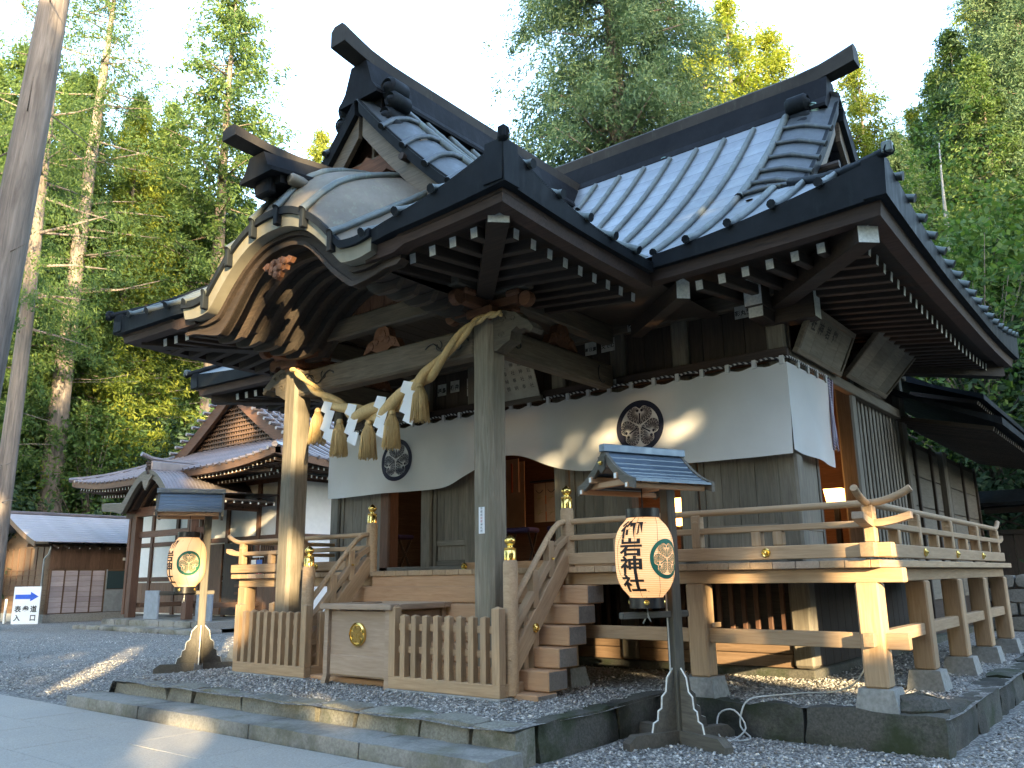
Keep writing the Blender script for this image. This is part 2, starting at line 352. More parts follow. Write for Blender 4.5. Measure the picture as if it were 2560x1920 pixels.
# ------------------------------------------------------------------ setting
def gz(x, y):
    b = max(0, y - 25) * .30; l = max(0, -43 - x) * .22 * min(1, max(0, (y + 10) / 25.)); r = max(0, x - 9) * .12
    return max(b, l, r) if y > -4 else max(l, r)
def build_ground():
    xs = [-320, -220, -160] + list(range(-130, 61, 5)) + [90, 150, 250]; ys = [-200, -120, -70] + list(range(-50, 121, 5)) + [160, 260]
    G = [[(x, y, gz(x, y) - .03 + (.5 * math.sin(x * .31 + y * .17) * min(1, gz(x, y)))) for y in ys] for x in xs]
    o = MB().grid(G, flip=True).build('ground', m_floor, smooth=True); o['kind'] = 'structure'
    G = [[(x, y, 0.0) for y in range(-8, 25, 3)] for x in range(-44, 8, 4)]
    o = MB().grid(G, flip=True).build('gravel_yard', m_gravel); o['kind'] = 'structure'
    return o
build_ground()
PEB = []
def pebbles(name, spots, zf, size=(.010, .022)):
    n = len(spots); s = rng.uniform(size[0], size[1], n) * rng.choice([.7, 1, 1.4], n, p=[.4, .45, .15]); a = rng.uniform(0, 6.28, n)
    base = np.array([(1, 0, 0), (0, .75, 0), (-1, 0, 0), (0, -.75, 0), (.1, .05, .55), (0, 0, -.4)], float)
    V = base[None] * rng.uniform(.75, 1.25, (n, 6, 3)) * s[:, None, None]
    tilt = rng.normal(0, .35, n); V[:, :, 2] += V[:, :, 0] * tilt[:, None]
    x = V[:, :, 0] * np.cos(a)[:, None] - V[:, :, 1] * np.sin(a)[:, None]; y = V[:, :, 0] * np.sin(a)[:, None] + V[:, :, 1] * np.cos(a)[:, None]
    V[:, :, 0] = x + spots[:, 0:1]; V[:, :, 1] = y + spots[:, 1:2]; V[:, :, 2] += (zf(spots) + s * .25)[:, None]
    F = np.array([(0, 1, 4), (1, 2, 4), (2, 3, 4), (3, 0, 4), (1, 0, 5), (2, 1, 5), (3, 2, 5), (0, 3, 5)])
    F = (F[None] + 6 * np.arange(n)[:, None, None]).reshape(-1, 3)
    me = np_mesh(name, V.reshape(-1, 3), F, m_peb, np.repeat(rng.random(n), 6)); o = obj(name, me); o['kind'] = 'stuff'
    return o
def np_mesh(name, V, F, mat, tone=None, smooth=False):
    me = bpy.data.meshes.new(name); k = F.shape[1]
    me.vertices.add(len(V)); me.vertices.foreach_set('co', np.ascontiguousarray(V, np.float32).ravel())
    me.loops.add(F.size); me.loops.foreach_set('vertex_index', np.ascontiguousarray(F, np.int32).ravel())
    me.polygons.add(len(F)); me.polygons.foreach_set('loop_start', np.arange(0, F.size, k, dtype=np.int32)); me.polygons.foreach_set('loop_total', np.full(len(F), k, np.int32))
    if smooth: me.polygons.foreach_set('use_smooth', np.ones(len(F), bool))
    if tone is not None:
        at = me.attributes.new('tone', 'FLOAT', 'POINT'); at.data.foreach_set('value', np.ascontiguousarray(tone, np.float32))
    me.materials.append(mat); me.update(calc_edges=True); return me
# stone platform the hall stands on
plat = obj('platform', None, None, Matrix.Translation((-7, 10, 0))); plat['kind'] = 'structure'
def plat_z(x, y):
    if x < -10.9 and y < 8.2: return max(-.03, .3 - max(0, (-10.9 - x)) * .12 - max(0, 6.7 - y) * .36 * min(1, (-10.9 - x) * 4))
    return .3
xs = [-13.6, -13, -12.4, -11.8, -11.4, -11.15, -11.0, -10.9] + [-10.9 + .5 * i for i in range(1, 14)]; ys = [5.5, 5.62, 5.8, 6.0, 6.3, 6.6, 6.9, 7.3, 7.95]
MB().grid([[(x, y, plat_z(x, y) + .012 * math.sin(x * 5 + y * 3) - .005) for y in ys] for x in xs], flip=True).build('gravel_top', m_gravel, plat, smooth=True)
xs = [-13.6 + .66 * i for i in range(19)]; ys = [7.949 + .6 * i for i in range(21)]
MB().grid([[(x, y, plat_z(x, y) + .012 * math.sin(x * 5 + y * 3) - .005) for y in ys] for x in xs], flip=True).build('gravel_top', m_gravel, plat, smooth=True)
def kstone(x0, x1, y0, y1, z0, z1, mat=None, parent=plat, name='kerb_stone', rough=.016, edge=.011):
    """rough-hewn block: subdivided box with worn edges and hammered faces"""
    d = (x1 - x0, y1 - y0, z1 - z0); n = [max(2, min(8, int(q / .13))) for q in d]; b = MB(); ph = random.uniform(0, 50)
    def pt(i, j, k):
        u = [i / n[0], j / n[1], k / n[2]]; p = [x0 + d[0] * u[0], y0 + d[1] * u[1], z0 + d[2] * u[2]]; e = sum(1 for q in u if q in (0, 1))
        for a in range(3):
            w = edge * (e - 1) * (1 if u[a] == 0 else -1 if u[a] == 1 else 0); p[a] += w + rough * (math.sin(p[(a + 1) % 3] * 9 + ph) * .5 + math.sin(p[(a + 2) % 3] * 17 + ph * 2 + a) * .5 + random.uniform(-.6, .6)) * (1 if u[a] in (0, 1) else .3)
        return tuple(p)
    V = {}; F = []
    def vi(*q):
        if q not in V: V[q] = len(V); b.v.append(pt(*q))
        return V[q]
    for a in range(3):
        u, v = (a + 1) % 3, (a + 2) % 3
        for e in (0, n[a]):
            for i in range(n[u]):
                for j in range(n[v]):
                    q = []
                    for di, dj in ((0, 0), (1, 0), (1, 1), (0, 1)):
                        t = [0, 0, 0]; t[a] = e; t[u] = i + di; t[v] = j + dj; q.append(vi(*t))
                    F.append(tuple(q if e else q[::-1]))
    b.f = F; b.mi = [0] * len(F); return b.build(name, mat or m_kerb, parent, smooth=55)
def krow(p, q, w, z0, z1, lens, mat, inward):
    """a row of kerb stones from p to q; inward: unit vector of the width"""
    p, q = Vector(p), Vector(q); L = (q - p).length; d = (q - p) / L; t = 0; i = 0
    while t < L - .05:
        l = lens[i % len(lens)] * random.uniform(.9, 1.1); i += 1
        if L - t - l < .25: l = L - t
        a = p + d * (t + .003); b = p + d * (t + l - .003) + Vector(inward) * w * random.uniform(.95, 1.05); j = random.uniform(-.015, .015)
        jx, jy = (j if abs(d.x) < .5 else 0), (j if abs(d.y) < .5 else 0)
        kstone(min(a.x, b.x) + jx, max(a.x, b.x) + jx, min(a.y, b.y) + jy, max(a.y, b.y) + jy, z0, z1 + random.uniform(-.02, .02), mat, rough=.018); t += l
krow((-10.95, 5.54), (-4.40, 5.54), .30, -.05, .315, [.55, .8, .5, .95, 1.3, .6, .85], m_kerb, (0, 1))
krow((-4.40, 5.86), (-4.40, 8.2), .28, -.1, .315, [1.3, 1.1], m_kerbdark, (-1, 0))
krow((-4.38, 7.92), (-1.73, 7.92), .28, -.1, .315, [1.5, 1.2], m_kerbdark, (0, 1))
krow((-1.73, 8.22), (-1.73, 20.0), .30, -.1, .315, [1.0, 1.3, .9], m_kerbdark, (-1, 0))
krow((-12.5, 8.0), (-12.5, 20.0), .3, -.1, .315, [.8, .6], m_kerb, (1, 0))
krow((-12.45, 7.72), (-11.55, 7.72), .28, -.1, .32, [.45, .5], m_kerb, (0, 1))
step = obj('stone_step', None, None, Matrix.Translation((-7.7, 5.2, 0))); step['kind'] = 'structure'
x = -11.2
for l in (1.75, 2.1, 1.6, 1.5):
    kstone(x + .004, min(x + l, -4.32) - .004, 5.08, 5.545, -.05, .155, m_slab, step, 'step_slab', .004, .004); x += l
pave = obj('paving', None, None, Matrix.Translation((-12, 0, 0))); pave['kind'] = 'structure'
bed = MB().box(-30, -4.45, -6, 5.07, -.04, .006, .001).build('paving_bed', m_kerbdark, pave)
me_ = None; yy = 5.06; row = 0
while yy > -5:
    x = -4.5 - (.6 if row % 2 else 0) 
    if row % 2: obj('slab', MB().box(-.58, 0, -.78, 0, 0, .02, .005).mesh('slab', m_pave), pave, Matrix.Translation((-4.5, yy, .004)))
    while x > -20:
        if me_ is None: me_ = MB().box(-1.19, 0, -.78, 0, 0, .02, .004).mesh('slab', m_pave)
        obj('slab', me_, pave, Matrix.Translation((x, yy, .004 + random.uniform(-.002, .001)))); x -= 1.2
    yy -= .79; row += 1
# loose pebbles lying on the gravel
def area(x0, x1, y0, y1, dens, keep=None):
    n = int((x1 - x0) * (y1 - y0) * dens); P = np.column_stack([rng.uniform(x0, x1, n), rng.uniform(y0, y1, n)])
    return P if keep is None else P[keep(P)]
low = np.vstack([area(-4.35, -.3, 2.5, 7.9, 1000), area(-1.65, .6, 5, 14, 500), area(-17, -11.3, 5.3, 12, 260), area(-26, -13.6, 5.3, 14, 60)])
pebbles('gravel', low, lambda P: np.zeros(len(P)))
hi = np.vstack([area(-11, -4.6, 5.8, 8.2, 850), area(-4.7, -1.95, 8.1, 10.2, 950), area(-11, -4.6, 8.2, 10.2, 150), area(-3.6, -2, 10.2, 16, 260), area(-12.6, -11, 6, 8, 300)])
pebbles('platform_gravel', hi, lambda P: np.array([plat_z(x, y) for x, y in P]))
# ------------------------------------------------------------------ the worship hall
XC = -7.92
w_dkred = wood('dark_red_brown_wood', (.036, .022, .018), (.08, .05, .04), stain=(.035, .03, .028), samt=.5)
hall = thing('shrine_hall', 'large weathered wooden shrine hall with curved copper roofs and front porch', 'shrine', (XC, 10, .3))
XR, YF, YB = -1.70, 8.10, 16.5; HW = XR - XC; PHW, PYF = 3.62, 5.35; DG, PDG = 1.4, 1.3
prof = lambda d: .61 * d + .075 * d * d
def U(t): return .40 * max(0, 1 - t / 3.2) ** 1.8
KL = .5                               # the far left corners rise less
def UP(t): return .40 * max(0, 1 - t / 2.3) ** 2.2
def bump(x):
    x = x - .08; s = abs(x) / 1.30; b = .71 * (1 - s ** 2.3) ** 1.25 if s < 1 else 0
    return b - .05 * math.exp(-((abs(x) - 1.55) / .3) ** 2)
Z0, PZ0 = 5.10, 5.03
def zmain(x, y):                      # front slope height
    d = y - YF; t = HW - abs(x - XC); z = Z0 + prof(d) + U(t) * (KL if x < XC else 1) * max(0, 1 - d / 3)
    e = abs(x - XC) - (HW - 2.15)
    if e > 0 and d > DG: z -= .24 * (e / .75) ** 2 * min(1, (d - DG) / .5)
    return z
def zside(x, y):                      # side skirt height
    d = HW - abs(x - XC); t = min(y - YF, YB - y); return Z0 + prof(d) + U(t) * (KL if x < XC else 1) * max(0, 1 - d / 3)
def zps(x, y):                        # porch side slope
    d = PHW - abs(x - XC); t = y - PYF; z = PZ0 + prof(d) + UP(t) * (KL if x < XC else 1) * max(0, 1 - d / 2)
    e = PYF + PDG + .6 - y
    if e > 0 and d > PDG: z -= .30 * (e / .6) ** 2 * min(1, (d - PDG) / .5)
    return z
def zpf(x, y):                        # porch front skirt with undulating bow
    d = y - PYF; t = PHW - abs(x - XC); b = bump(x - XC); w = max(0, b) / .71; return PZ0 + (1 - w) * prof(d) + w * (.80 * (1 - math.exp(-max(0, d) / .40)) + .15 * d) + UP(t) * (KL if x < XC else 1) * max(0, 1 - d / 2) + b
lin = lambda a, b, n: [a + (b - a) * i / (n - 1) for i in range(n)]
roof = None
def main_roof():
    global roof
    b = MB(); LIFT = .0
    for sgn in (-1, 1):               # front (-1) and back slopes
        fy = (lambda y: y) if sgn < 0 else (lambda y: YF + YB - y)
        G = []
        for d in lin(0, 4.25, 24):
            hw = HW - min(d, DG); G.append([(x, fy(YF + d), zmain(x, YF + d)) for x in lin(XC - hw, XC + hw, 64)])
        if sgn > 0: b.grid(G)
        else:
            for i in range(len(G) - 1):
                for j in range(63):
                    q = [G[i][j], G[i][j + 1], G[i + 1][j + 1], G[i + 1][j]]
                    cx = sum(p[0] for p in q) / 4 - XC; cy = sum(p[1] for p in q) / 4
                    if abs(cx) < PHW - .12 and (cy - YF) < PHW - .12 - abs(cx) - .25: continue
                    b.add(q, [(0, 1, 2, 3)], 2 if abs(cx) > HW - 2.12 and cy - YF > DG + .05 else 0)
    for s in (-1, 1):
        b.grid([[(XC + s * (HW - d), y, zside(XC + s * (HW - d), y)) for y in lin(YF + d, YB - d, 40)] for d in lin(0, DG + .55, 8)], mi=1)
    roof = b.build('main_roof', [m_roof, m_roofx, m_verge], hall, smooth=40)
    # ribs running down the slopes
    def rib(pts, r=.045, name='roof_rib', mat=m_rib):
        P = [Vector(p) for p in pts]; L = [0]
        for a, c in zip(P, P[1:]): L.append(L[-1] + (c - a).length)
        n = max(6, int(L[-1] / .075)); Q = []; rs = []
        for i in range(n + 1):
            s = L[-1] * i / n; k = max(j for j in range(len(L)) if L[j] <= s + 1e-9); k = min(k, len(P) - 2)
            Q.append(P[k].lerp(P[k + 1], (s - L[k]) / max(1e-6, L[k + 1] - L[k]))); rs.append(r * (1.12 if i % 5 == 0 else 1.0))
        q_ = MB().tube(Q, rs, 8); q_.mi[-2] = 1; q_.mi[-1] = 1; return q_.build(name, [mat, m_fasc], roof_par, smooth=60)
    roof_par = roof
    xs = [-4.34 + .5 * k for k in range(-16, 6)]
    for x in xs:
        dx = abs(x - XC); d0 = max(0, PHW - dx - .05) - (.06 if dx > PHW else -.1); d1 = 3.72 if dx < HW - 2.1 else min(HW - dx - .05, DG + .1)
        if d1 - d0 < .3: continue
        rib([(x, YF + d, zmain(x, YF + max(d, 0)) + .03) for d in lin(d0, d1, 14)])
    for s in (-1, 1):
        for k in range(18):
            y = YF + .45 + .45 * k; dm = min(DG + .1, y - YF - .05, YB - y - .05)
            if dm > .25: rib([(XC + s * (HW - d), y, zside(XC + s * (HW - max(d, 0)), y) + .03) for d in lin(-.06, dm, 6)])
    # verge : inner rib and ladder of short cross ribs
    for s in (-1, 1):
        xi = XC + s * (HW - 2.12); xo = XC + s * (HW - DG + .03)
        rib([(xi, YF + d, zmain(xi, YF + d) + .04) for d in lin(1.55, 3.75, 14)], .052, 'verge_rib')
        for d in (1.62, 1.95, 2.3, 2.68, 3.06, 3.44):
            rib([(xi, YF + d, zmain(xi, YF + d) + .035), ((xi + xo) / 2, YF + d, zmain((xi + xo) / 2, YF + d) + .035), (xo, YF + d, zmain(xo, YF + d) + .035)], .042, 'verge_tile', m_verge)
        # hip rib
        rib([(XC + s * (HW - d + .02), YF + d - .02, zside(XC + s * (HW - d), YF + d) + .02) for d in lin(-.05, DG, 8)], .055, 'hip_rib', m_fasc)
        c = (XC + s * (HW + .05), YF - .05, Z0 + U(0) * (KL if s < 0 else 1) + .07)
        MB().box(c[0] - .05, c[0] + .05, c[1] - .05, c[1] + .05, c[2] - .09, c[2] + .03, .015).build('hip_cap', m_rib, roof)
    # eave edge: dark copper fascia, brown boards below
    def eave(pts_top, pts_bot, inn, mat, name):
        MB().strip(pts_top, pts_bot, inn).build(name, mat, roof, smooth=30)
    for s in (-1, 1):
        X = lambda t: XC + s * (HW - t)
        T = lin(0, HW - PHW, 16)      # front eave between corner and valley
        eave([(X(t), YF, Z0 + (U(t) * (KL if s < 0 else 1)) + .015) for t in T], [(X(t + .02), YF + .02, Z0 - .12 + (U(t) * (KL if s < 0 else 1)) * .30) for t in T], [(0, .22, 0)] * 16, m_fasc, 'eave_fascia')
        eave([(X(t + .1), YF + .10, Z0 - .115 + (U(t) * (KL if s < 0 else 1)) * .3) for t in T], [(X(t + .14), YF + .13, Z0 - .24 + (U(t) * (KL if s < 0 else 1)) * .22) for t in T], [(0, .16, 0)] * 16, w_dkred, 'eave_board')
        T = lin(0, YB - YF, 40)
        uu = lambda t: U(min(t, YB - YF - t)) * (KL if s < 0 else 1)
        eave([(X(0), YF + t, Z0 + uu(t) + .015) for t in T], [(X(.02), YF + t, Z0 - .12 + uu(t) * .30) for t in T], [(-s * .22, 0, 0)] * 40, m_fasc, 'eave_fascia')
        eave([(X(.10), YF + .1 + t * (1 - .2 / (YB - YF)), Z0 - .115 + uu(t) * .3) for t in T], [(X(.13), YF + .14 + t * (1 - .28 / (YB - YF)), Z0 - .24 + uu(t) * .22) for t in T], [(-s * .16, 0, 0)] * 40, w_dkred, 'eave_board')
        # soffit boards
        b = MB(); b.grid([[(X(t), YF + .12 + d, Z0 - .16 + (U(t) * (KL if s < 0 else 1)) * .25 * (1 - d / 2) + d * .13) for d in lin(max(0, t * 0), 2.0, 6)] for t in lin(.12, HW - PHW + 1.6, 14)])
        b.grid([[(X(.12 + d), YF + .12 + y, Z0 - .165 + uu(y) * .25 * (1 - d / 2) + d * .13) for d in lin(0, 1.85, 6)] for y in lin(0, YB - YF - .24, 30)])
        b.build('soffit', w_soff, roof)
        # rafters with white painted ends
        zr = lambda t: Z0 - .30 + (U(t) * (KL if s < 0 else 1)) * .42
        x = HW - .55; k = 0
        while x > PHW + .12:
            t = HW - x; y1 = YF + (2.0 if t > 1.9 else t + .05)
            beam('rafter', (XC + s * x, max(y1, YF + .9), zr(t) + .13 * (max(y1, YF + .9) - YF - .5)), (XC + s * x, YF + .48, zr(t)), .10, .125, w_dark, roof, end=m_white); x -= .285
        y = YF + .9
        while y < YB - .6:
            t = y - YF; dd = min(1.95, max(.8, min(t, YB - y) + .05))
            beam('rafter', (X(dd), y, zr(min(t, YB - y)) + .13 * (dd - .45)), (X(.45), y, zr(min(t, YB - y))), .10, .125, w_dark, roof, end=m_white); y += .285
        for yy, sy in ((YF, 1), (YB, -1)):
            p1 = Vector((X(.30), yy + sy * .30, Z0 - .16)); p0 = Vector((X(2.0), yy + sy * 2.05, Z0 - .13))
            m, L = frame(p0, p1); hb = MB(); P = [(-.11, -.18), (.11, -.18), (.11, .08), (0, .15), (-.11, .08)]
            hb.prism(P, lambda u, v, w: tuple(m @ Vector((w, u, v))), 0, L); hb.mi[1] = 1
            hb.build('hip_rafter', [w_dark, m_white], roof)
        # valley rafter end where porch and hall eaves meet
        p1 = Vector((XC + s * (PHW + .16), YF + .42, Z0 - .28)); p0 = Vector((XC + s * (PHW - 1.3), YF + 1.85, Z0 - .16)); m, L = frame(p0, p1)
        hb = MB().prism([(-.08, -.14), (.08, -.14), (.08, .06), (0, .11), (-.08, .06)], lambda u, v, w: tuple(m @ Vector((w, u, v))), 0, L); hb.mi[1] = 1
        hb.build('valley_rafter', [w_dark, m_white], roof)
main_roof()
def ridge(parent, p0, p1, zb, zt, tip, name='ridge', axis='x', flare=.38, tw=.13, mat=m_ridge, crest=True, rise=.0):
    """box ridge with flared cover boards and a capping beam that sweeps past the end p0"""
    A = Vector((*p0, 0)); B = Vector((*p1, 0)); d = (B - A).normalized(); n = Vector((-d.y, d.x, 0)); L = (B - A).length
    pt = lambda w, u, v: tuple(A + d * w + n * u + Vector((0, 0, v + rise * w)))
    H = zt - zb; b = MB(); z1 = zb + .20 * H; z2 = zb + .74 * H
    b.prism([(-flare * .8, zb), (flare * .8, zb), (flare * .8, z1), (-flare * .8, z1)], lambda u, v, w: pt(w, u, v), .05, L)
    b.build(name + '_body', mat, parent)
    b = MB().prism([(-flare, z1), (-flare, z1 + .05), (-flare * .72, z1 + .35 * (z2 - z1)), (-tw * 1.2, z2 + .02), (tw * 1.2, z2 + .02), (flare * .72, z1 + .35 * (z2 - z1)), (flare, z1 + .05), (flare, z1)], lambda u, v, w: pt(w, u, v), -.12, L)
    b.build(name + '_cover', mat, parent)
    b = MB(); G = []; P = [(-tw, 0), (-tw, .24), (-tw * .55, .30), (tw * .55, .30), (tw, .24), (tw, 0)]; sc = (zt - z2) / .30
    ws = [-tip, -tip * .7, -tip * .35, 0, .4] + lin(.8, L, 8)
    up = lambda w: .13 * max(0, (.5 - w) / (.5 + tip)) ** 1.6
    for w in ws: G.append([pt(w, u * (1 + .12 * max(0, -w / tip)), z2 + v * sc * (1 + .15 * max(0, -w / tip)) + up(w)) for u, v in P + [P[0]]])
    b.grid(G); n6 = 7; b.add(G[0][:6], [tuple(range(6))]); b.build(name + '_beam', m_beamtop, parent)
    return pt
m_crest = flat('verdigris_medallion', (.20, .30, .26), .5, metal=.5, var=.3, scale=30)
def medal(parent, c, axis, r=.12):
    b = MB().lathe([(0.001, .0), (r, .0), (r, .03), (r * .82, .045), (r * .8, .03), (r * .45, .045), (.001, .05)], 20, c, axis=axis); return b.build('medallion', m_crest, parent, smooth=40)
def scroll(parent, c, s, axis='y', k=1.0, mat=m_fasc, name='scroll_ornament'):
    """ridge end scroll: stacked curls"""
    b = MB()
    for dx, dz, r in ((0, 0, .13), (.06 * s, -.19, .11), (-.03 * s, -.36, .12), (.07 * s, -.52, .09), (.13 * s, -.64, .075)):
        prof_ = [(0.001, -.16), (r * .8, -.16), (r, -.13), (r, .10), (r * .72, .14), (r * .55, .11), (r * .3, .15), (.001, .16)]
        cc = (c[0] + dx * k, c[1], c[2] + dz * k) if axis == 'y' else (c[0], c[1] + dx * k, c[2] + dz * k)
        b.lathe([(p * k, q * k) for p, q in prof_], 12, cc, axis=axis)
    return b.build(name, mat, parent, smooth=40)
# main ridge: two halves meeting on the axis so that each end sweeps up
for s in (1, -1):
    ridge(roof, (XC + s * (HW - DG - .25), 12.3), (XC, 12.3), 8.28, 9.36, .55)
    for sy in (-1, 1): scroll(roof, (XC + s * (HW - DG - .52), 12.3 + sy * .42, 8.62), -sy, 'x', 1.15)
    medal(roof, (XC + s * (HW - DG - .35), 11.98, 8.52), 'y', .11); medal(roof, (XC + s * 1.9, 11.98, 8.48), 'y', .12)
# gable walls under the main verges
for s in (-1, 1):
    xg = XC + s * (HW - DG - .5); b = MB()
    poly = [(12.3 - 2.9, 6.1), (12.3 + 2.9, 6.1)] + [(12.3 + q, zmain(XC + HW - 2.2, 12.3 - q) - .25) for q in (2.3, 1.6, .9, .2)] + [(12.3 - q, zmain(XC + HW - 2.2, 12.3 - q) - .25) for q in (.2, .9, 1.6, 2.3)]
    b.prism(poly, lambda u, v, w: (w, u, v), xg - .04, xg + .04); b.build('gable_wall', w_red, roof)
    for k in range(9):
        y = 12.3 - 2 + .5 * k; bbox('gable_post', xg + s * .06 - .03, xg + s * .06 + .03, y - .05, y + .05, 6.15, max(6.5, zmain(XC + HW - 2.2, 12.3 - abs(y - 12.3)) - .3), w_red, roof)
    for sy in (-1, 1):                # barge boards
        xo = XC + s * (HW - DG); Q = lin(.12, 2.75, 14)
        zz = lambda q: zmain(XC + HW - DG - .02, 12.3 - q) if q > 0 else 0
        MB().strip([(xo, 12.3 + sy * q, zz(q) + .02) for q in Q], [(xo - s * .02, 12.3 + sy * q, zz(q) - .20) for q in Q], [(-s * .16, 0, 0)] * 14).build('verge_fascia', m_fasc, roof, smooth=30)
        MB().strip([(xo - s * .10, 12.3 + sy * q, zz(q) - .19) for q in Q], [(xo - s * .10, 12.3 + sy * q, zz(q) - .52) for q in Q], [(-s * .07, 0, 0)] * 14).build('bargeboard', w_beam, roof, smooth=30)
    
    for sy in (-1, 1): MB().tube([(xg, 12.3 + sy * 1.3, 7.0), (xg + s * .72, 12.3 + sy * 1.3, 7.0)], .06, 8).build('purlin_end', w_dark, roof)
# ------------------------------------------------------------------ porch roof
def porch_roof():
    b = MB()
    for s in (-1, 1):
        G = []
        for d in lin(0, 3.62, 24):
            y0 = PYF + min(d, PDG); y1 = YF + d + .35; G.append([(XC + s * (PHW - d), y, zps(XC + s * (PHW - d), y)) for y in lin(y0, y1, 26)])
        b.grid(G)
    for i_, f_ in enumerate(b.f):
        c_ = [sum(b.v[k_][q_] for k_ in f_) / 4 for q_ in range(2)]
        if c_[1] < PYF + PDG + .64 and PHW - abs(c_[0] - XC) > PDG + .05: b.mi[i_] = 1
    pr = b.build('porch_roof', [m_roofx, m_verge], hall, smooth=40)
    G = [[(XC + u * (PHW - d), PYF + d, zpf(XC + u * (PHW - d), PYF + d)) for u in lin(-1, 1, 81)] for d in lin(0, PDG + .4, 12)]
    kr = MB().grid(G).build('bow_roof', m_kara, pr, smooth=40)
    def rib(pts, r=.045, name='roof_rib', mat=m_rib):
        P = [Vector(p) for p in pts]; n = max(5, int(sum((c - a).length for a, c in zip(P, P[1:])) / .08)); Q = []
        for i in range(n + 1):
            f = i / n * (len(P) - 1); k = min(int(f), len(P) - 2); Q.append(P[k].lerp(P[k + 1], f - k))
        q_ = MB().tube(Q, [r * (1.12 if i % 5 == 0 else 1) for i in range(n + 1)], 8); q_.mi[-2] = 1; q_.mi[-1] = 1; return q_.build(name, [mat, m_fasc], pr, smooth=60)
    # bow ribs
    for x in (-3.1, -2.6, -2.1, -1.65, -1.2, -.72, -.24, .24, .74, 1.24, 1.75, 2.25, 2.75):
        dm = min(PDG + .3, PHW - abs(x) - .1)
        rib([(XC + x, PYF + d, zpf(XC + x, PYF + max(d, 0)) + .02) for d in lin(-.05, dm, 8)], .045, mat=m_rib)
    for s in (-1, 1):
        k = 0; y = PYF + .40
        while y < 11.3:
            d0 = max(-.05, y - YF + .02); d1 = min(3.3, y - PYF - .05) if y < PYF + PDG + .62 else 3.3
            if y < PYF + PDG + .62: d1 = min(d1, PDG)
            if d1 - d0 > .25: rib([(XC + s * (PHW - d), y, zps(XC + s * (PHW - max(d, 0)), y) + .03) for d in lin(d0, d1, 12)])
            y += .49
        yi = PYF + PDG + .66
        rib([(XC + s * (PHW - d), yi, zps(XC + s * (PHW - d), yi) + .04) for d in lin(1.35, 3.3, 12)], .052, 'verge_rib')
        for d in (1.5, 1.85, 2.25, 2.65, 3.05):
            rib([(XC + s * (PHW - d), y, zps(XC + s * (PHW - d), y) + .035) for y in lin(yi, PYF + PDG - .05, 4)], .042, 'verge_tile', m_verge)
        rib([(XC + s * (PHW - d + .02), PYF + d - .02, zps(XC + s * (PHW - d), PYF + d) + .02) for d in lin(-.05, PDG, 8)], .05, 'hip_rib', m_fasc)
        c = (XC + s * (PHW + .04), PYF - .04, PZ0 + (UP(0) * (KL if s < 0 else 1)) + .06)
        MB().box(c[0] - .045, c[0] + .045, c[1] - .045, c[1] + .045, c[2] - .1, c[2] + .03, .015).build('hip_cap', m_fasc, pr)
        X = lambda t: XC + s * (PHW - t)
        T = lin(0, YF - PYF + .05, 18)
        ev = lambda a, c, i, m, nm: MB().strip(a, c, i).build(nm, m, pr, smooth=30)
        ev([(X(0), PYF + t, PZ0 + (UP(t) * (KL if s < 0 else 1)) + .015) for t in T], [(X(.02), PYF + t, PZ0 - .09 + (UP(t) * (KL if s < 0 else 1)) * .25) for t in T], [(-s * .22, 0, 0)] * 18, m_fasc, 'eave_fascia')
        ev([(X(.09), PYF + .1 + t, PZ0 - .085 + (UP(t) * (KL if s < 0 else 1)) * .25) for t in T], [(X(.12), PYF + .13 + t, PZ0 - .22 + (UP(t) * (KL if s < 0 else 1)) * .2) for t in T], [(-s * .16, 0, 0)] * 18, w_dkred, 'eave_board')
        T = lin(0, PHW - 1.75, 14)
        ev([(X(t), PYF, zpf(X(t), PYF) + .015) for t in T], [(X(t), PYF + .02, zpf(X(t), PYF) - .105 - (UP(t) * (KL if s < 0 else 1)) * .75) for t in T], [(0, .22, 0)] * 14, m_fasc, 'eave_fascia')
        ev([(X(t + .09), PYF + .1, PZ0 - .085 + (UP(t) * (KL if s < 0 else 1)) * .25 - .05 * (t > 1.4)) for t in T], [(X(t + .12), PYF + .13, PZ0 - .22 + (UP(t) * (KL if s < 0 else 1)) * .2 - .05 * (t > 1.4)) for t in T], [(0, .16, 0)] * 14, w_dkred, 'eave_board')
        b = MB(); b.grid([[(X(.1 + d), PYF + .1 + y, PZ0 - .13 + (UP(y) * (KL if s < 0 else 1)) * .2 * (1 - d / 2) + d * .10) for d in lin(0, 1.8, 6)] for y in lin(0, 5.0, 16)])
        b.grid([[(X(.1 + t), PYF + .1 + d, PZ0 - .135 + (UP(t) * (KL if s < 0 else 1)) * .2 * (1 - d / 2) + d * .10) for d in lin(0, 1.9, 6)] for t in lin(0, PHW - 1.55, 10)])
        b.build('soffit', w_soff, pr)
        zr = lambda t: PZ0 - .25 + (UP(t) * (KL if s < 0 else 1)) * .35
        y = PYF + .72
        while y < YF + .4:
            t = y - PYF; dd = min(1.75, max(.8, t + .05)); beam('rafter', (X(dd), y, zr(t) + .10 * (dd - .45)), (X(.42), y, zr(t)), .10, .12, w_dark, pr, end=m_white); y += .285
        t = .72
        while t < PHW - 1.62:
            dd = min(1.85, max(.8, t + .05)); beam('rafter', (X(t), PYF + dd, zr(t) + .10 * (dd - .45)), (X(t), PYF + .42, zr(t)), .10, .12, w_dark, pr, end=m_white); t += .285
        p1 = Vector((X(.32), PYF + .32, PZ0 - .03)); p0 = Vector((X(1.95), PYF + 2.0, PZ0 - .10)); m, L = frame(p0, p1)
        hb = MB().prism([(-.105, -.20), (.105, -.20), (.105, .07), (0, .14), (-.105, .07)], lambda u, v, w: tuple(m @ Vector((w, u, v))), 0, L); hb.mi[1] = 1
        hb.build('hip_rafter', [w_dark, m_white], pr)
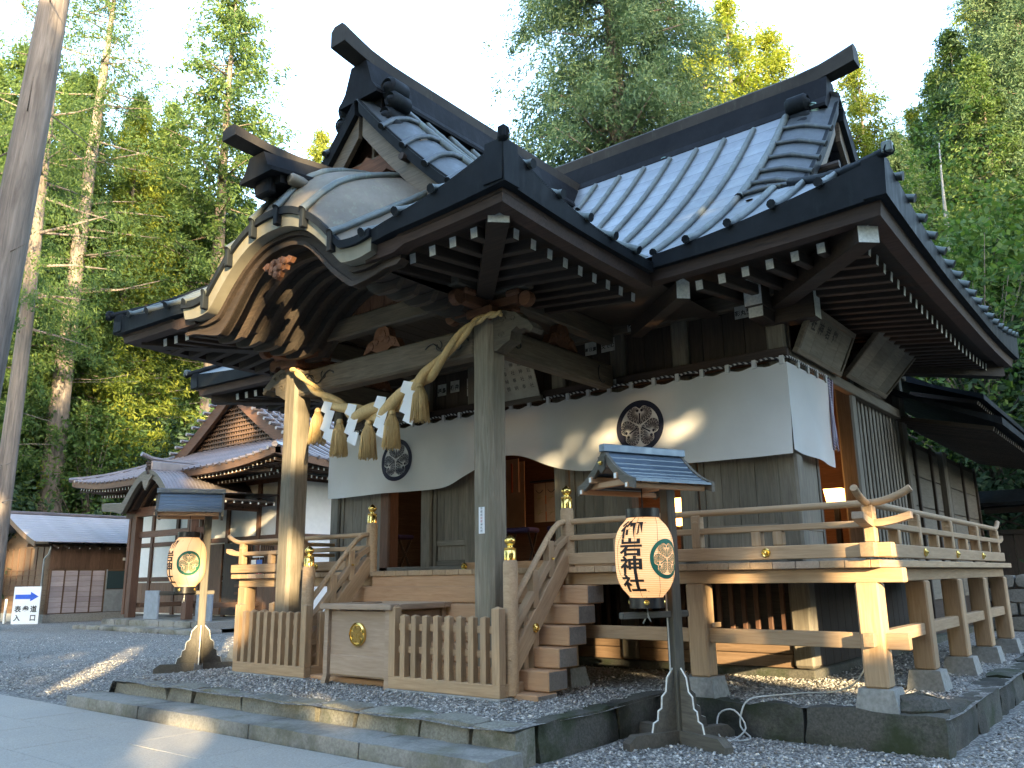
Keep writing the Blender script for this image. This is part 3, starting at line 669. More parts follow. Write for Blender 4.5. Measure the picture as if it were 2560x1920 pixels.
    # bow edge: dark top edge over pale fascia, then the carved bargeboard
    xs = lin(-1.75, 1.85, 61); e = lambda x: zpf(XC + x, PYF)
    MB().strip([(XC + x, PYF - .03, e(x) + .03) for x in xs], [(XC + x, PYF - .03, e(x) - .06) for x in xs], [(0, .3, 0)] * 61).build('bow_edge', m_fasc, pr, smooth=30)
    MB().strip([(XC + x, PYF + .01, e(x) - .055) for x in xs], [(XC + x * .985, PYF + .03, e(x) - .20) for x in xs], [(0, .25, 0)] * 61).build('bow_fascia', m_pale, pr, smooth=30)
    for x in (-1.2, -.72, -.24, .24, .74, 1.24):
        MB().box(XC + x - .035, XC + x + .035, PYF - .06, PYF + .02, e(x) - .19, e(x) + .05, .008).build('edge_clip', m_fasc, pr)
    xs = lin(-2.0, 2.1, 61)
    def hb(x): return e(x) - .19 if abs(x) < 1.6 else min(e(x), PZ0) - .19
    th = lambda x: .17 + .15 * math.exp(-((abs(x) - 1.0) / .4) ** 2)
    MB().strip([(XC + x, PYF + .22, hb(x)) for x in xs], [(XC + x * .97, PYF + .22, hb(x) - th(x)) for x in xs], [(0, .08, 0)] * 61).build('bargeboard', w_dark, pr, smooth=30)
    MB().strip([(XC + x, PYF + .20, hb(x) - th(x) + .05) for x in xs], [(XC + x * .97, PYF + .20, hb(x) - th(x) + .0) for x in xs], [(0, .12, 0)] * 61).build('bargeboard_moulding', w_dark, pr, smooth=30)
    MB().strip([(XC + x, PYF + .17, hb(x) - .02) for x in xs], [(XC + x * .97, PYF + .17, hb(x) - .075) for x in xs], [(0, .12, 0)] * 61).build('bargeboard_moulding', w_dark, pr, smooth=30)
    # bow ceiling with ring rafters
    xs = lin(-1.75, 1.75, 41); c = lambda x: e(x) - .36
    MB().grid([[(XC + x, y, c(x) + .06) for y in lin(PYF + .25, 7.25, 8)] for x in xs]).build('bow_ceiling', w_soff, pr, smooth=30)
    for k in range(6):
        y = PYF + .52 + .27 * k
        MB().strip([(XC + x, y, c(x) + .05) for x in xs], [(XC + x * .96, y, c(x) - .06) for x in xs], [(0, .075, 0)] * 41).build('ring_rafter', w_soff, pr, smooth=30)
    # pendant carving hanging at the middle of the bow
    P = [(-.36, .10), (-.27, .15), (-.2, .13), (-.1, .18), (0, .15), (.1, .18), (.2, .13), (.27, .15), (.36, .10), (.30, .03), (.22, .02), (.2, -.06), (.1, -.07), (.07, -.15), (0, -.19), (-.07, -.15), (-.1, -.07), (-.2, -.06), (-.22, .02), (-.30, .03)]
    b = MB().prism(P, lambda u, v, w: (XC + .06 + u * .8, w, 5.10 + v * .75), PYF + .14, PYF + .20)
    for u, v in ((-.2, .07), (-.08, .09), (.08, .09), (.2, .07), (0, -.02), (0, -.11), (-.1, .0), (.1, .0)): b.lathe([(.001, 0), (.05, 0), (.04, .03), (.001, .04)], 10, (XC + .06 + u * .8, PYF + .14, 5.10 + v * .75), axis='y')
    b.build('pendant_carving', w_carv, pr, smooth=40)
    # small ridge of the bow
    ridge(pr, (XC, 5.28), (XC, 7.25), 6.08, 6.58, .5, 'bow_ridge', flare=.32, tw=.12, rise=.13)
    medal(pr, (XC, 5.27, 6.30), 'y', .10)
    for s in (-1, 1): MB().lathe([(.001, -.13), (.06, -.12), (.075, -.05), (.075, .1), (.05, .13), (.001, .13)], 12, (XC + s * .30, 5.55, 6.16), axis='y').build('scroll_ornament', m_kara, pr, smooth=40)
    MB().box(XC - .15, XC + .15, 5.26, 5.36, 5.98, 6.32, .02).build('ridge_end_board', m_ridge, pr)
    # high gable behind the bow
    yg = PYF + PDG + .42; b = MB()
    poly = [(-1.95, 5.95), (1.95, 5.95)] + [(q, PZ0 + prof(PHW - q) - .42) for q in (1.5, 1.0, .5, .08)] + [(-q, PZ0 + prof(PHW - q) - .42) for q in (.08, .5, 1.0, 1.5)]
    b.prism(poly, lambda u, v, w: (XC + u, w, v), yg, yg + .06); b.build('gable_wall', w_red, pr)
    for k in range(9):
        x = -1.2 + .3 * k; bbox('gable_lattice_bar', XC + x - .025, XC + x + .025, yg - .09, yg - .04, 6.0, max(6.3, PZ0 + prof(PHW - abs(x)) - .75), w_beam, pr)
    for z in (6.25, 6.42, 6.59, 6.76, 6.93):
        w_ = max(.2, 1.5 - (z - 6.1) * .75); bbox('gable_lattice_bar', XC - w_, XC + w_, yg - .06, yg - .02, z - .02, z + .02, w_beam, pr)
    bbox('gable_tie_beam', XC - 1.0, XC + 1.0, yg - .16, yg - .02, 6.95, 7.12, w_beam, pr)
    P = [(0, .28), (.12, .2), (.3, .22), (.5, .08), (.62, .1), (.8, -.08), (.55, -.12), (.4, -.02), (.22, -.1), (0, -.02)]
    P = P + [(-u, v) for u, v in P[::-1][1:-1]]
    MB().prism(P, lambda u, v, w: (XC + u, w, 6.86 + v), yg - .2, yg - .09).build('gable_carving', w_carv, pr)
    yo = PYF + PDG
    for s in (-1, 1):
        Q = lin(.04, 2.3, 16); zz = lambda q: zps(XC + q, yo + .02) if q < PHW else 0
        MB().strip([(XC + s * q, yo, zz(q) + .02) for q in Q], [(XC + s * q, yo + .02, zz(q) - .18) for q in Q], [(0, .16, 0)] * 16).build('verge_fascia', m_fasc, pr, smooth=30)
        MB().strip([(XC + s * q, yo + .10, zz(q) - .17) for q in Q], [(XC + s * q * .98, yo + .10, zz(q) - .50) for q in Q], [(0, .07, 0)] * 16).build('bargeboard', w_beam, pr, smooth=30)
        MB().tube([(XC + s * .95, yg, 6.72), (XC + s * .95, yo - .04, 6.72)], .05, 8).build('purlin_end', w_dark, pr)
        scroll(pr, (XC + s * .44, yo + .30, 8.02), s, 'y', 1.15)
    ridge(pr, (XC, yo + .15), (XC, 12.2), 7.72, 8.72, .5)
    medal(pr, (XC + .30, yo + .45, 8.0), 'x', .12); medal(pr, (XC + .30, yo + 2.9, 7.95), 'x', .12); medal(pr, (XC, yo + .13, 8.05), 'y', .13)
    return pr
porch = porch_roof()
# ------------------------------------------------------------------ porch pillars and beams
PX = (XC - 1.82, XC + 1.82); PY = 7.28
for i, px in enumerate(PX):
    s = -1 if i == 0 else 1
    c = .045; w = .148
    b = MB().prism([(-w, -w + c), (-w + c, -w), (w - c, -w), (w, -w + c), (w, w - c), (w - c, w), (-w + c, w), (-w, w - c)], lambda u, v, q: (q, u, v), 0, 4.12)
    m, L = frame((px, PY, .36), (px, PY, 4.5), (0, 1, 0)); pil = obj('porch_pillar', b.mesh('porch_pillar', w_pillar), hall, m)
    MB().box(px - .24, px + .24, PY - .24, PY + .24, .28, .37, .02).build('base_stone', m_conc, pil)
    # bracket set on the pillar head
    br = MB().box(px - .2, px + .2, PY - .2, PY + .2, 4.52, 4.64, .02).box(px - .15, px + .15, PY - .15, PY + .15, 4.46, 4.55, .02).build('bracket_block', w_carv, hall)
    for q in ((px - .5, px + .5, PY - .07, PY + .07), (px - .07, px + .07, PY - .5, PY + .5)):
        bbox('bracket_arm', *q, 4.62, 4.73, w_carv, br)
    for dx, dy in ((-.42, 0), (.42, 0), (0, -.42), (0, .42), (0, 0)):
        MB().box(px + dx - .1, px + dx + .1, PY + dy - .1, PY + dy + .1, 4.715, 4.80, .025).build('bearing_block', w_carv, br)
    for k in range(4):                # curled bracket noses
        a = k * math.pi / 2; MB().lathe([(.001, -.05), (.09, -.05), (.1, 0), (.09, .05), (.001, .05)], 10, (px + .58 * math.cos(a), PY + .58 * math.sin(a), 4.66), axis='y' if k % 2 == 0 else 'x').build('bracket_nose', w_carv, br, smooth=40)
    # elephant-nose beam end outside the pillar
    P = [(0, -.02), (.06, .03), (.16, .04), (.26, .0), (.34, -.02), (.42, -.10), (.52, -.16), (.60, -.26), (.56, -.30), (.48, -.24), (.40, -.24), (.36, -.2), (.28, -.24), (.26, -.34), (.16, -.38), (.06, -.44), (0, -.44)]
    nb = MB().prism([(u, v) for u, v in P], lambda u, v, w: (px + s * (.14 + u), w, 4.52 + v), PY - .10, PY + .10)
    for u, v, r in ((.14, -.08, .06), (.12, -.26, .05), (.3, -.1, .035)): nb.tube([(px + s * (.14 + u + r * math.cos(t) * (1 - t / 9)), PY - .102, 4.52 + v + r * math.sin(t) * (1 - t / 9)) for t in lin(0, 6.5, 14)], .008, 5)
    nb.build('beam_nose', w_beam, hall)
bbox('porch_beam', PX[0] + .14, PX[1] - .14, PY - .12, PY + .12, 4.08, 4.44, w_beam, hall, c=.03)
def groove(pts, r=.012): return MB().tube(pts, r, 6).build('beam_carving', m_black, hall, smooth=True)
for s in (-1, 1):
    o = XC + s * 1.62
    groove([(o - s * (.02 + .55 * t + .0), PY - .122, 4.28 + .10 * math.sin(t * 7) * (1 - t * .3)) for t in lin(0, 1.3, 26)])
    groove([(o - s * (.2 + .11 * math.cos(t) * (1 - t / 9)), PY - .122, 4.25 + .11 * math.sin(t) * (1 - t / 9)) for t in lin(0, 6.5, 20)], .010)
    groove([(o - s * (.52 + .07 * math.cos(t + 2) * (1 - t / 8)), PY - .122, 4.30 + .07 * math.sin(t + 2) * (1 - t / 8)) for t in lin(0, 5.5, 16)], .009)
    # side tie beams from pillars to the hall
    x = XC + s * 1.82
    bbox('tie_beam', x - .10, x + .10, PY + .16, 9.95, 4.11, 4.46, w_beam, hall, c=.03)
    groove([(x + s * .102, PY + .45 + .12 * math.cos(t) * (1 - t / 9), 4.3 + .12 * math.sin(t) * (1 - t / 9)) for t in lin(2.5, 8.5, 20)], .010)
    groove([(x + s * .102, PY + 2.35 + .10 * math.cos(t), 4.28 + .13 * math.sin(t)) for t in lin(2.0, 5.5, 14)], .010)
    bbox('eave_purlin', x - .09, x + .09, 6.62, 10.0, 4.79, 5.06, w_beam, hall, c=.02)
bbox('eave_purlin', XC - 2.45, XC + 2.45, PY - .09, PY + .09, 4.791, 5.062, w_beam, hall, c=.02)
def frogleg(c, ax, s=1.0):
    P = [(-.34, -.16), (-.26, -.02), (-.15, .02), (-.12, .12), (-.04, .18), (.04, .18), (.12, .12), (.15, .02), (.26, -.02), (.34, -.16), (.18, -.12), (.1, -.16), (-.1, -.16), (-.18, -.12)]
    f = (lambda u, v, w: (c[0] + u * s, c[1] + w, c[2] + v * s)) if ax == 'x' else (lambda u, v, w: (c[0] + w, c[1] + u * s, c[2] + v * s))
    b = MB().prism(P, f, -.06, .06)
    for u, v, r in ((-.2, -.07, .06), (.2, -.07, .06), (0, .05, .08), (-.1, -.02, .05), (.1, -.02, .05)): b.lathe([(.001, -.09), (r * s, -.07), (r * s, .07), (.001, .09)], 8, f(u, v, 0), axis='y' if ax == 'x' else 'x')
    return b.build('strut_carving', w_carv, hall)
frogleg((XC, PY, 4.62), 'x', 1.05)
for s in (-1, 1): frogleg((XC + s * 1.82, 8.75, 4.64), 'y', 1.0)
for k in range(13):
    x = PX[0] + .12 + k * .268; bbox('ceiling_board', x, x + .262, PY + .1, 10.05, 5.085, 5.105, w_soff, hall, c=.003)
# board wall under the bow, with scroll carving
for k in range(12):
    x = XC - 1.62 + k * .272; bbox('bow_wall_board', x, x + .266, PY - .04, PY - .01, 5.06, 5.03 + max(.1, bump(x + .13 - XC) * .75), w_red, hall, c=.003)
for s in (-1, 1):
    b = MB()
    for k, r in enumerate((.10, .085, .07, .055)): b.tube([(XC + s * (1.5 - .28 * k) + r * math.cos(t) * (1 - t / 9), PY - .14, 5.12 + .05 * k + r * math.sin(t) * (1 - t / 9)) for t in lin(0, 6.5, 16)], .022, 6)
    b.build('scroll_carving', w_carv, hall, smooth=True)
# ------------------------------------------------------------------ hall walls
WY, WX = 10.12, -3.65; WXL = 2 * XC - WX
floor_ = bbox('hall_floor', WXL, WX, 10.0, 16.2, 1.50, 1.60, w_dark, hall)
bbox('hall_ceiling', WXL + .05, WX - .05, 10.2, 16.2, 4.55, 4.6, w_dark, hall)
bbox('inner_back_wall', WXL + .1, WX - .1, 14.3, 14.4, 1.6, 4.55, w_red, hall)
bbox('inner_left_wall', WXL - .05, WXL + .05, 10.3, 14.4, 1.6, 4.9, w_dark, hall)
cols = [4.27, 2.92, 1.92, .86]
for d in cols:
    for s in (-1, 1):
        x = XC + s * d; bbox('hall_column', x - .125, x + .125, WY - .08, WY + .17, .42, 4.95, w_red if (d == 2.92 and s < 0) else w_door, hall, c=.03)
for y in (12.75, 15.75, 18.8):
    bbox('hall_column', WX - .12, WX + .13, y - .125, y + .125, .42, 4.95 if y < 16 else 3.9, w_door, hall, c=.03)
bbox('head_beam', WXL - .3, WX + .2, WY - .1, WY + .14, 4.93, 5.17, w_beam, hall, c=.015)
bbox('head_beam', WX - .1, WX + .14, WY - .3, 16.2, 4.931, 5.171, w_beam, hall, c=.015)
bbox('lintel_rail', WXL - .1, WX + .16, WY - .16, WY - .05, 4.14, 4.28, w_dkred, hall, c=.01)
bbox('lintel_rail', WX + .06, WX + .17, WY - .05, 15.9, 4.10, 4.26, w_beam, hall, c=.01)
bbox('dark_backing_board', WXL, WX, WY + .02, WY + .05, 3.85, 4.16, w_dark, hall)  # dark backing added to block interior light above the curtain
beam('bracket_end', (WX - .06, 10.1, 4.96), (WX - .06, 9.56, 4.96), .24, .40, w_dark, hall, end=m_white)
beam('bracket_end', (WX - .1, WY - .02, 4.80), (WX + .55, WY - .02, 4.80), .24, .40, w_dark, hall, end=m_white)
beam('bracket_end', (WX - .06, 10.1, 4.75), (WX - .06, 9.62, 4.75), .20, .26, w_dark, hall, end=m_white)
x = WXL
while x < WX - .1:                   # vertical planks above the lintel
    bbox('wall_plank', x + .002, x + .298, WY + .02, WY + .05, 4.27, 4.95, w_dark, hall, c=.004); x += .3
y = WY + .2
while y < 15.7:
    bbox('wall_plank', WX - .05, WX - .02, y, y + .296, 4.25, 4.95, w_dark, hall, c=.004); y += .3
def door(x0, x1, y, z0, z1, ax='x', n=4):
    f = (lambda a0, a1, b0, b1, c0, c1: (a0, a1, b0, b1, c0, c1)) if ax == 'x' else (lambda a0, a1, b0, b1, c0, c1: (b0, b1, a0, a1, c0, c1))
    d = bbox('door_panel', *f(x0 + .05, x1 - .05, y + .01, y + .035, z0 + .05, z1 - .05), w_door, hall, c=.003)
    for q in ((x0, x0 + .08), (x1 - .08, x1)): bbox('stile', *f(q[0], q[1], y - .03, y + .05, z0, z1), w_door, d)
    for z in (z0, z0 + .32, z1 - .09): bbox('rail', *f(x0 + .08, x1 - .08, y - .025, y + .048, z, z + .09), w_door, d)
    wd = (x1 - x0 - .16) / n
    for k in range(n): bbox('plank', *f(x0 + .08 + k * wd + .002, x0 + .08 + (k + 1) * wd - .002, y - .008, y + .02, z0 + .4, z1 - .09), w_door, d, c=.003)
    return d
for s in (-1, 1):
    for a, c in ((3.06, 4.14), (1.0, 1.79)): door(*sorted((XC + s * a, XC + s * c)), WY, 1.70, 4.14)
door(10.32, 11.05, WX + .02, 1.70, 4.1, 'y', 3)
bbox('threshold', WXL, WX + .1, WY - .08, WY + .08, 1.60, 1.70, w_door, hall)
bbox('threshold', WX - .08, WX + .09, WY + .1, 15.7, 1.601, 1.701, w_door, hall)
y = 12.95
while y < 15.6:                      # upright slats on the side wall
    bbox('wall_slat', WX - .01, WX + .06, y, y + .12, 1.7, 4.12, w_door, hall); y += .205
bbox('slat_backing', WX - .06, WX - .03, 12.88, 15.62, 1.7, 4.12, w_dark, hall)
# wall below the floor
fnd = bbox('foundation', WXL - .1, WX + .12, WY - .08, WY + .1, .24, .40, m_kerbdark, hall, c=.015); bbox('foundation', WX - .06, WX + .12, WY + .11, 20, .241, .401, m_kerbdark, hall, c=.015)
for k, z in enumerate((.41, .57)):
    for x0, x1 in ((-12.1, -9.9), (-9.88, -7.9), (-7.88, -5.9), (-5.88, -3.8)): bbox('base_board', x0, x1, WY - .02, WY + .03, z, z + .152, w_plank, hall)
x = -12.0
while x < -3.85:
    bbox('base_slat', x, x + .06, WY + .0, WY + .04, .73, 1.42, w_red, hall); x += .165
bbox('crawl_space_wall', WXL, WX, WY + .4, WY + .45, .3, 1.5, w_dark, hall); 
y = WY + .3
while y < 15:
    bbox('base_slat', WX - .02, WX + .03, y, y + .29, .40, 1.5, w_dark, hall); y += .295
# ------------------------------------------------------------------ veranda
ver = bbox('veranda_beam', -12.1, -1.97, 8.05, 8.19, 1.412, 1.54, w_new, hall); 
bbox('veranda_beam', -2.37, -2.23, 8.20, 15.1, 1.413, 1.541, w_new, hall); bbox('veranda_joist', -12.0, -3.6, 9.2, 9.3, 1.42, 1.54, w_new, hall)
x = -12.15
while x < -2.2:
    w_ = .226; x1 = min(x + w_, -2.12); bbox('deck_board', x + .002, x1 - .002, 7.93 + random.uniform(-.004, .004), 9.98 if x1 < -3.55 else 15.2, 1.545, 1.612, w_new if random.random() < .8 else w_box, hall, c=.005); x += w_
FX = [-2.29, -3.99, -5.69, -9.0, -10.5, -11.98]; SY = [8.16, 9.9, 11.6, 13.25, 14.9]
for p in [(x, 8.13) for x in FX] + [(-2.29, y) for y in SY[1:]]:
    po = bbox('veranda_post', p[0] - .105, p[0] + .105, p[1] - .105, p[1] + .105, .50, 1.412, w_new, hall, c=.018)
    MB().prism([(-.19, .27), (.19, .27), (.15, .50), (-.15, .50)], lambda u, v, w: (p[0] + u, p[1] + w * (1 - (v - .27) * .9), v), -.19, .19).build('plinth', m_conc, po)
bbox('veranda_tie', -5.6, -1.99, 8.09, 8.17, .83, .97, w_new, hall); bbox('veranda_tie', -12.1, -8.9, 8.09, 8.17, .83, .97, w_new, hall)
bbox('veranda_tie', -2.34, -2.24, 7.92, 15.1, .855, .975, w_new, hall)
bbox('tie_peg', -3.83, -3.80, 8.04, 8.2, .98, 1.03, w_new, hall)
RY = 8.0; RX = -2.19
def railing(p0, p1, posts, tips):
    """three-bar railing; tips: which ends sweep past a corner"""
    P, Q = Vector(p0), Vector(p1); d = (Q - P).normalized()
    rl = beam('railing_sill', P + Vector((0, 0, 1.70)) - d * (.18 if tips[0] else 0), Q + Vector((0, 0, 1.70)) + d * (.18 if tips[1] else 0), .13, .128, w_new, hall)
    beam('mid_rail', P + Vector((0, 0, 1.935)), Q + Vector((0, 0, 1.935)), .10, .06, w_new, rl)
    pts = [P + (Q - P) * t + Vector((0, 0, 2.12)) for t in lin(0, 1, 4)]
    def tip(a, dd): return [a + dd * e + Vector((0, 0, 2.12 + .115 * (e / .38) ** 2)) for e in (.1, .2, .3, .38)]
    if tips[1]: pts = pts + tip(Q, d)
    if tips[0]: pts = tip(P, -d)[::-1] + pts
    MB().tube(pts, .034, 10).build('hand_rail', w_new, rl, smooth=50)
    for k, (a, dd) in enumerate(((P, -d), (Q, d))):
        if tips[k]:
            n = Vector((-dd.y, dd.x, 0)) * .05
            MB().grid([[tuple(a + dd * e + n * sx + Vector((0, 0, 1.935 + dz + .06 * (e / .36) ** 2))) for sx, dz in ((-1, -.032), (1, -.032), (1, .032), (-1, .032), (-1, -.032))] for e in (-.02, .12, .24, .36)]).build('mid_rail_tip', w_new, rl)
            beam('mid_rail_end', a + dd * .358 + Vector((0, 0, 1.995)), a + dd * .362 + Vector((0, 0, 1.995)), .098, .06, w_box, rl)
    for t in posts:
        q = P + d * t; bbox('rail_post', q.x - .052, q.x + .052, q.y - .052, q.y + .052, 1.765, 2.10, w_new, rl, c=.012)
        MB().lathe([(.062, 2.015), (.062, 2.03), (.05, 2.05), (.05, 2.075), (.001, 2.08)], 12, (q.x, q.y, 0)).build('rail_saddle', w_new, rl)
    ts = sorted(posts)
    for a, b2 in zip(ts, ts[1:]):
        q = P + d * (a + b2) / 2; bbox('rail_strut', q.x - .05, q.x + .05, q.y - .05, q.y + .05, 1.765, 1.905, w_new, rl, c=.012)
    return rl
def stud(parent, c, axis, r=.045):
    return MB().lathe([(.001, .0), (r, .0), (r, .012), (r * .8, .022), (r * .55, .018), (r * .35, .035), (.001, .04)], 14, c, axis=axis).build('gilt_stud', m_gold, parent, smooth=40)
r1 = railing((-5.5, RY, 0), (RX, RY, 0), [1.6, 3.31], (0, 1)); stud(r1, (-3.16, RY - .067, 1.70), 'y'); stud(r1, (-4.2, RY - .067, 1.70), 'y')
bbox('rail_strut', -3.31, -3.21, RY - .05, RY + .05, 1.765, 1.905, w_new, r1); bbox('rail_strut', -4.9, -4.8, RY - .05, RY + .05, 1.765, 1.905, w_new, r1)
r2 = railing((RX, RY, 0), (RX, 14.55, 0), [1.66, 3.27, 4.91, 6.48], (1, 1))
for y in (9.66, 11.27, 12.91): stud(r2, (RX + .067, y, 1.70), 'x')
bbox('rail_strut', RX - .05, RX + .05, 8.75, 8.85, 1.765, 1.905, w_new, r2)
r3 = railing((-8.9, RY, 0), (-12.0, RY, 0), [1.5, 3.05], (0, 1)); stud(r3, (-10.0, RY - .067, 1.70), 'y')
r4 = railing((-12.0, RY, 0), (-12.0, 9.9, 0), [.9], (0, 0))
# ------------------------------------------------------------------ front stairs
st = None
for k in range(6):
    y = 7.86 - .19 * k; zt = 1.41 - .21 * k
    o = beam('stair_step', (-9.22, y + .17, zt - .1025), (-5.2, y + .17, zt - .1025), .34, .203, w_step, hall if st is None else st, c=.012, end=w_grey)
    if st is None: st = o
bbox('stair_riser_board', -8.8, -5.62, 7.95, 8.02, 1.40, 1.545, w_step, st); bbox('sill_board', -8.9, -5.5, 9.9, 10.03, 1.612, 1.74, w_step, hall)
gib = [(.058, 0), (.066, .0), (.066, .1), (.06, .105), (.066, .11), (.066, .125), (.03, .135), (.028, .15), (.05, .17), (.062, .195), (.055, .22), (.03, .24), (.008, .262), (.001, .265)]
for x, s in ((-5.54, 1), (-8.88, -1)):
    for y, zb, zt in ((8.0, 1.55, 2.28), (6.93, .34, 1.68)):
        nw = MB().lathe([(.078, zb), (.078, zt - .03), (.066, zt), (.001, zt)], 16, (x, y, 0)).build('newel_post', w_new, st, smooth=50)
        MB().lathe([(r, z + zt) for r, z in gib], 16, (x, y, 0)).build('gilt_finial', m_gold, st, smooth=50)
    slope = [(x, 6.97, .52), (x, 7.80, 1.50), (x, 7.98, 1.66)]
    m_ = (1.60 - .55) / (7.95 - 6.97)
    beam('stair_stringer', (x, 6.92, .62), (x, 7.97, .62 + 1.05 * m_), .10, .20, w_new, st)
    beam('stair_mid_rail', (x, 6.97, .98), (x, 7.75, .98 + .78 * m_), .09, .075, w_new, st); beam('stair_mid_rail', (x, 7.73, 1.815), (x, 7.95, 1.935), .09, .075, w_new, st)
    for y in (7.32, 7.62): bbox('stair_baluster', x - .045, x + .045, y - .05, y + .05, .80 + (y - 6.97) * m_, 1.20 + (y - 6.97) * m_, w_new, st)
    MB().tube([(x, 6.95, 1.22), (x, 7.3, 1.22 + .35 * m_), (x, 7.62, 1.22 + .67 * m_), (x, 7.72, 2.03), (x, 7.82, 2.095), (x, 7.94, 2.12)], .034, 10).build('stair_hand_rail', w_new, st, smooth=50)
    stud(st, (x + .052, 7.28, .98 ), 'x', .05); stud(st, (x + .048, 7.62, 1.70), 'x', .015)
stud(hall, (-8.83, 9.895, 1.68), 'y', .06)
# ------------------------------------------------------------------ side wing behind, low eaves
bbox('wing_wall', WX - .08, WX - .03, 15.9, 22.6, .4, 3.9, w_dark, hall)
for k in range(5):
    bbox('wing_board', WX - .03, WX, 15.95, 22.5, 1.0 + k * .56, 1.545 + k * .56, w_door, hall, c=.01)
for y in (16.6, 17.9, 19.3, 20.9, 22.4): bbox('wing_batten', WX - .0, WX + .05, y, y + .09, .5, 3.9, w_dark, hall)
MB().prism([(-1.95, 3.80), (-1.95, 3.92), (-3.0, 4.35), (-4.2, 5.0), (-4.2, 4.85)], lambda u, v, w: (u, w, v), 15.2, 23.6).build('wing_roof', m_fasc, hall)
MB().prism([(-2.4, 4.55), (-2.4, 4.65), (-3.2, 4.95), (-4.2, 5.5), (-4.2, 5.3)], lambda u, v, w: (u, w, v), 16.9, 22.9).build('wing_roof', m_fasc, hall)
y = 15.35
while y < 23.5:
    beam('wing_rafter', (-3.65, y, 4.15), (-2.10, y, 3.76), .06, .08, w_dark, hall, end=w_grey); y += .2
y = 17.0
while y < 22.8:
    beam('wing_rafter', (-3.65, y, 4.85), (-2.52, y, 4.52), .06, .08, w_dark, hall, end=w_grey); y += .2
# ------------------------------------------------------------------ crest with three hollyhock leaves (2-D cells)
def crest_cells():
    half = [(0, .03), (.13, .11), (.27, .17), (.40, .24), (.50, .34), (.54, .46), (.51, .58), (.43, .68), (.31, .745), (.18, .75), (.07, .69), (.015, .60)]
    O = (0.0, .545); cells = []; n = len(half)
    def tri(a, b, c, k):
        g = tuple((p + q + r) / 3 for p, q, r in zip(a, b, c)); return [tuple(x * k + gx * (1 - k) for x, gx in zip(p, g)) for p in (a, b, c)]
    leaf = []
    for s in (1, -1):
        O_ = (s * .10, .555)
        for k in range(n - 1):
            a, b = half[k], half[k + 1]; a = (a[0] * s, a[1]); b = (b[0] * s, b[1])
            m = tuple(.5 * (p + q) for p, q in zip(a, b)); mo = tuple(.38 * p + .62 * q for p, q in zip(O_, m))
            leaf.append(tri(a, m, mo, .80)); leaf.append(tri(m, b, mo, .80)); leaf.append(tri(a, mo, O_, .72)); leaf.append(tri(mo, b, O_, .72))
        leaf.append([(s * .095 + .055 * math.cos(t), .60 + .055 * math.sin(t)) for t in lin(0, 5.6, 8)])
    leaf.append([(-.025, .10), (.025, .10), (.03, .5), (-.03, .5)])
    for k in range(3):
        a = k * 2 * math.pi / 3; ca, sa = math.cos(a), math.sin(a)
        for c in leaf: cells.append([(x * ca - y * sa, x * sa + y * ca) for x, y in c])
    ring = []
    N = 72
    def inner(t):                     # ring swells inward at the leaf notches
        q = min(abs(((t - math.pi / 2 - k * 2 * math.pi / 3 + math.pi) % (2 * math.pi)) - math.pi) for k in range(3)); return .80 - .13 * math.exp(-(q / .13) ** 2)
    for k in range(N):
        a, b = 2 * math.pi * k / N, 2 * math.pi * (k + 1) / N
        ring.append([(math.cos(a), math.sin(a)), (math.cos(b), math.sin(b)), (inner(b) * math.cos(b), inner(b) * math.sin(b)), (inner(a) * math.cos(a), inner(a) * math.sin(a))])
    return cells, ring
CELLS, RING = crest_cells()
def crest(name, fn, mat, parent, which=None):
    b = MB()
    for c in (which or CELLS + RING): b.add([fn(u, v) for u, v in c], [tuple(range(len(c)))])
    o = b.build(name, mat, parent); o['kind'] = 'stuff'; return o
# ------------------------------------------------------------------ curtain
m_cloth = NT('white_cotton'); _f = m_cloth.noise(m_cloth.vec((1, 1, 1), rand=False), 1.2, 4, .6); m_cloth.l(m_cloth.ramp(_f, [(.3, (.62, .62, .62)), (.7, (.70, .70, .70))]), m_cloth.b.inputs['Base Color']); m_cloth.set(Roughness=.9)
_t = m_cloth.n('BsdfTranslucent'); _t.inputs[0].default_value = (.6, .6, .58, 1); _m = m_cloth.n('MixShader'); _m.inputs[0].default_value = .15; m_cloth.l(m_cloth.b.outputs[0], _m.inputs[1]); m_cloth.l(_t.outputs[0], _m.inputs[2]); m_cloth.l(_m.outputs[0], m_cloth.t.nodes['Material Output'].inputs['Surface'])
m_cloth = m_cloth.m
ctop = lambda x: 4.055 + .018 * math.cos((x + 12.2) / .36 * 2 * math.pi) + (.0 if x > -8 else .01)
def cbot(x): return 2.93 + .42 * math.exp(-((x + 7.93) / .85) ** 2) + .03 * math.exp(-((x + 12.2) / .4) ** 2) - .02 * math.sin(x * 1.3)
def cy(x, t):                          # t 0 top .. 1 bottom
    g = math.exp(-((x + 7.93) / 1.3) ** 2)
    return 9.90 - .05 * t + .035 * t * math.sin(x * 2.6 + 1.5 * t) + .05 * g * t * math.sin((abs(x + 7.93) * 2.2 + t * 3.2) * 2.2) + .012 * t * math.sin(x * 7 + 4 * t)
def cpt(x, t, off=0): return (x, cy(x, t) - off, ctop(x) * (1 - t) + cbot(x) * t)
cur = thing('curtain', 'long white shrine curtain with two navy crests hung across the hall front', 'curtain', (XC, 9.9, 2.9))
MB().grid([[cpt(x, t) for t in lin(0, 1, 22)] for x in lin(-12.19, -3.47, 150)]).build('cloth', m_cloth, cur, smooth=True)
MB().grid([[(-3.47 + .025 * math.sin(y * 6) * t * min(1, (y - 9.84) * 4), y, 4.06 * (1 - t) + (2.96 - .05 * (y - 9.9)) * t) for t in lin(0, 1, 12)] for y in lin(cy(-3.47, .5) + .002, 11.42, 16)]).build('side_cloth', m_cloth, cur, smooth=True)
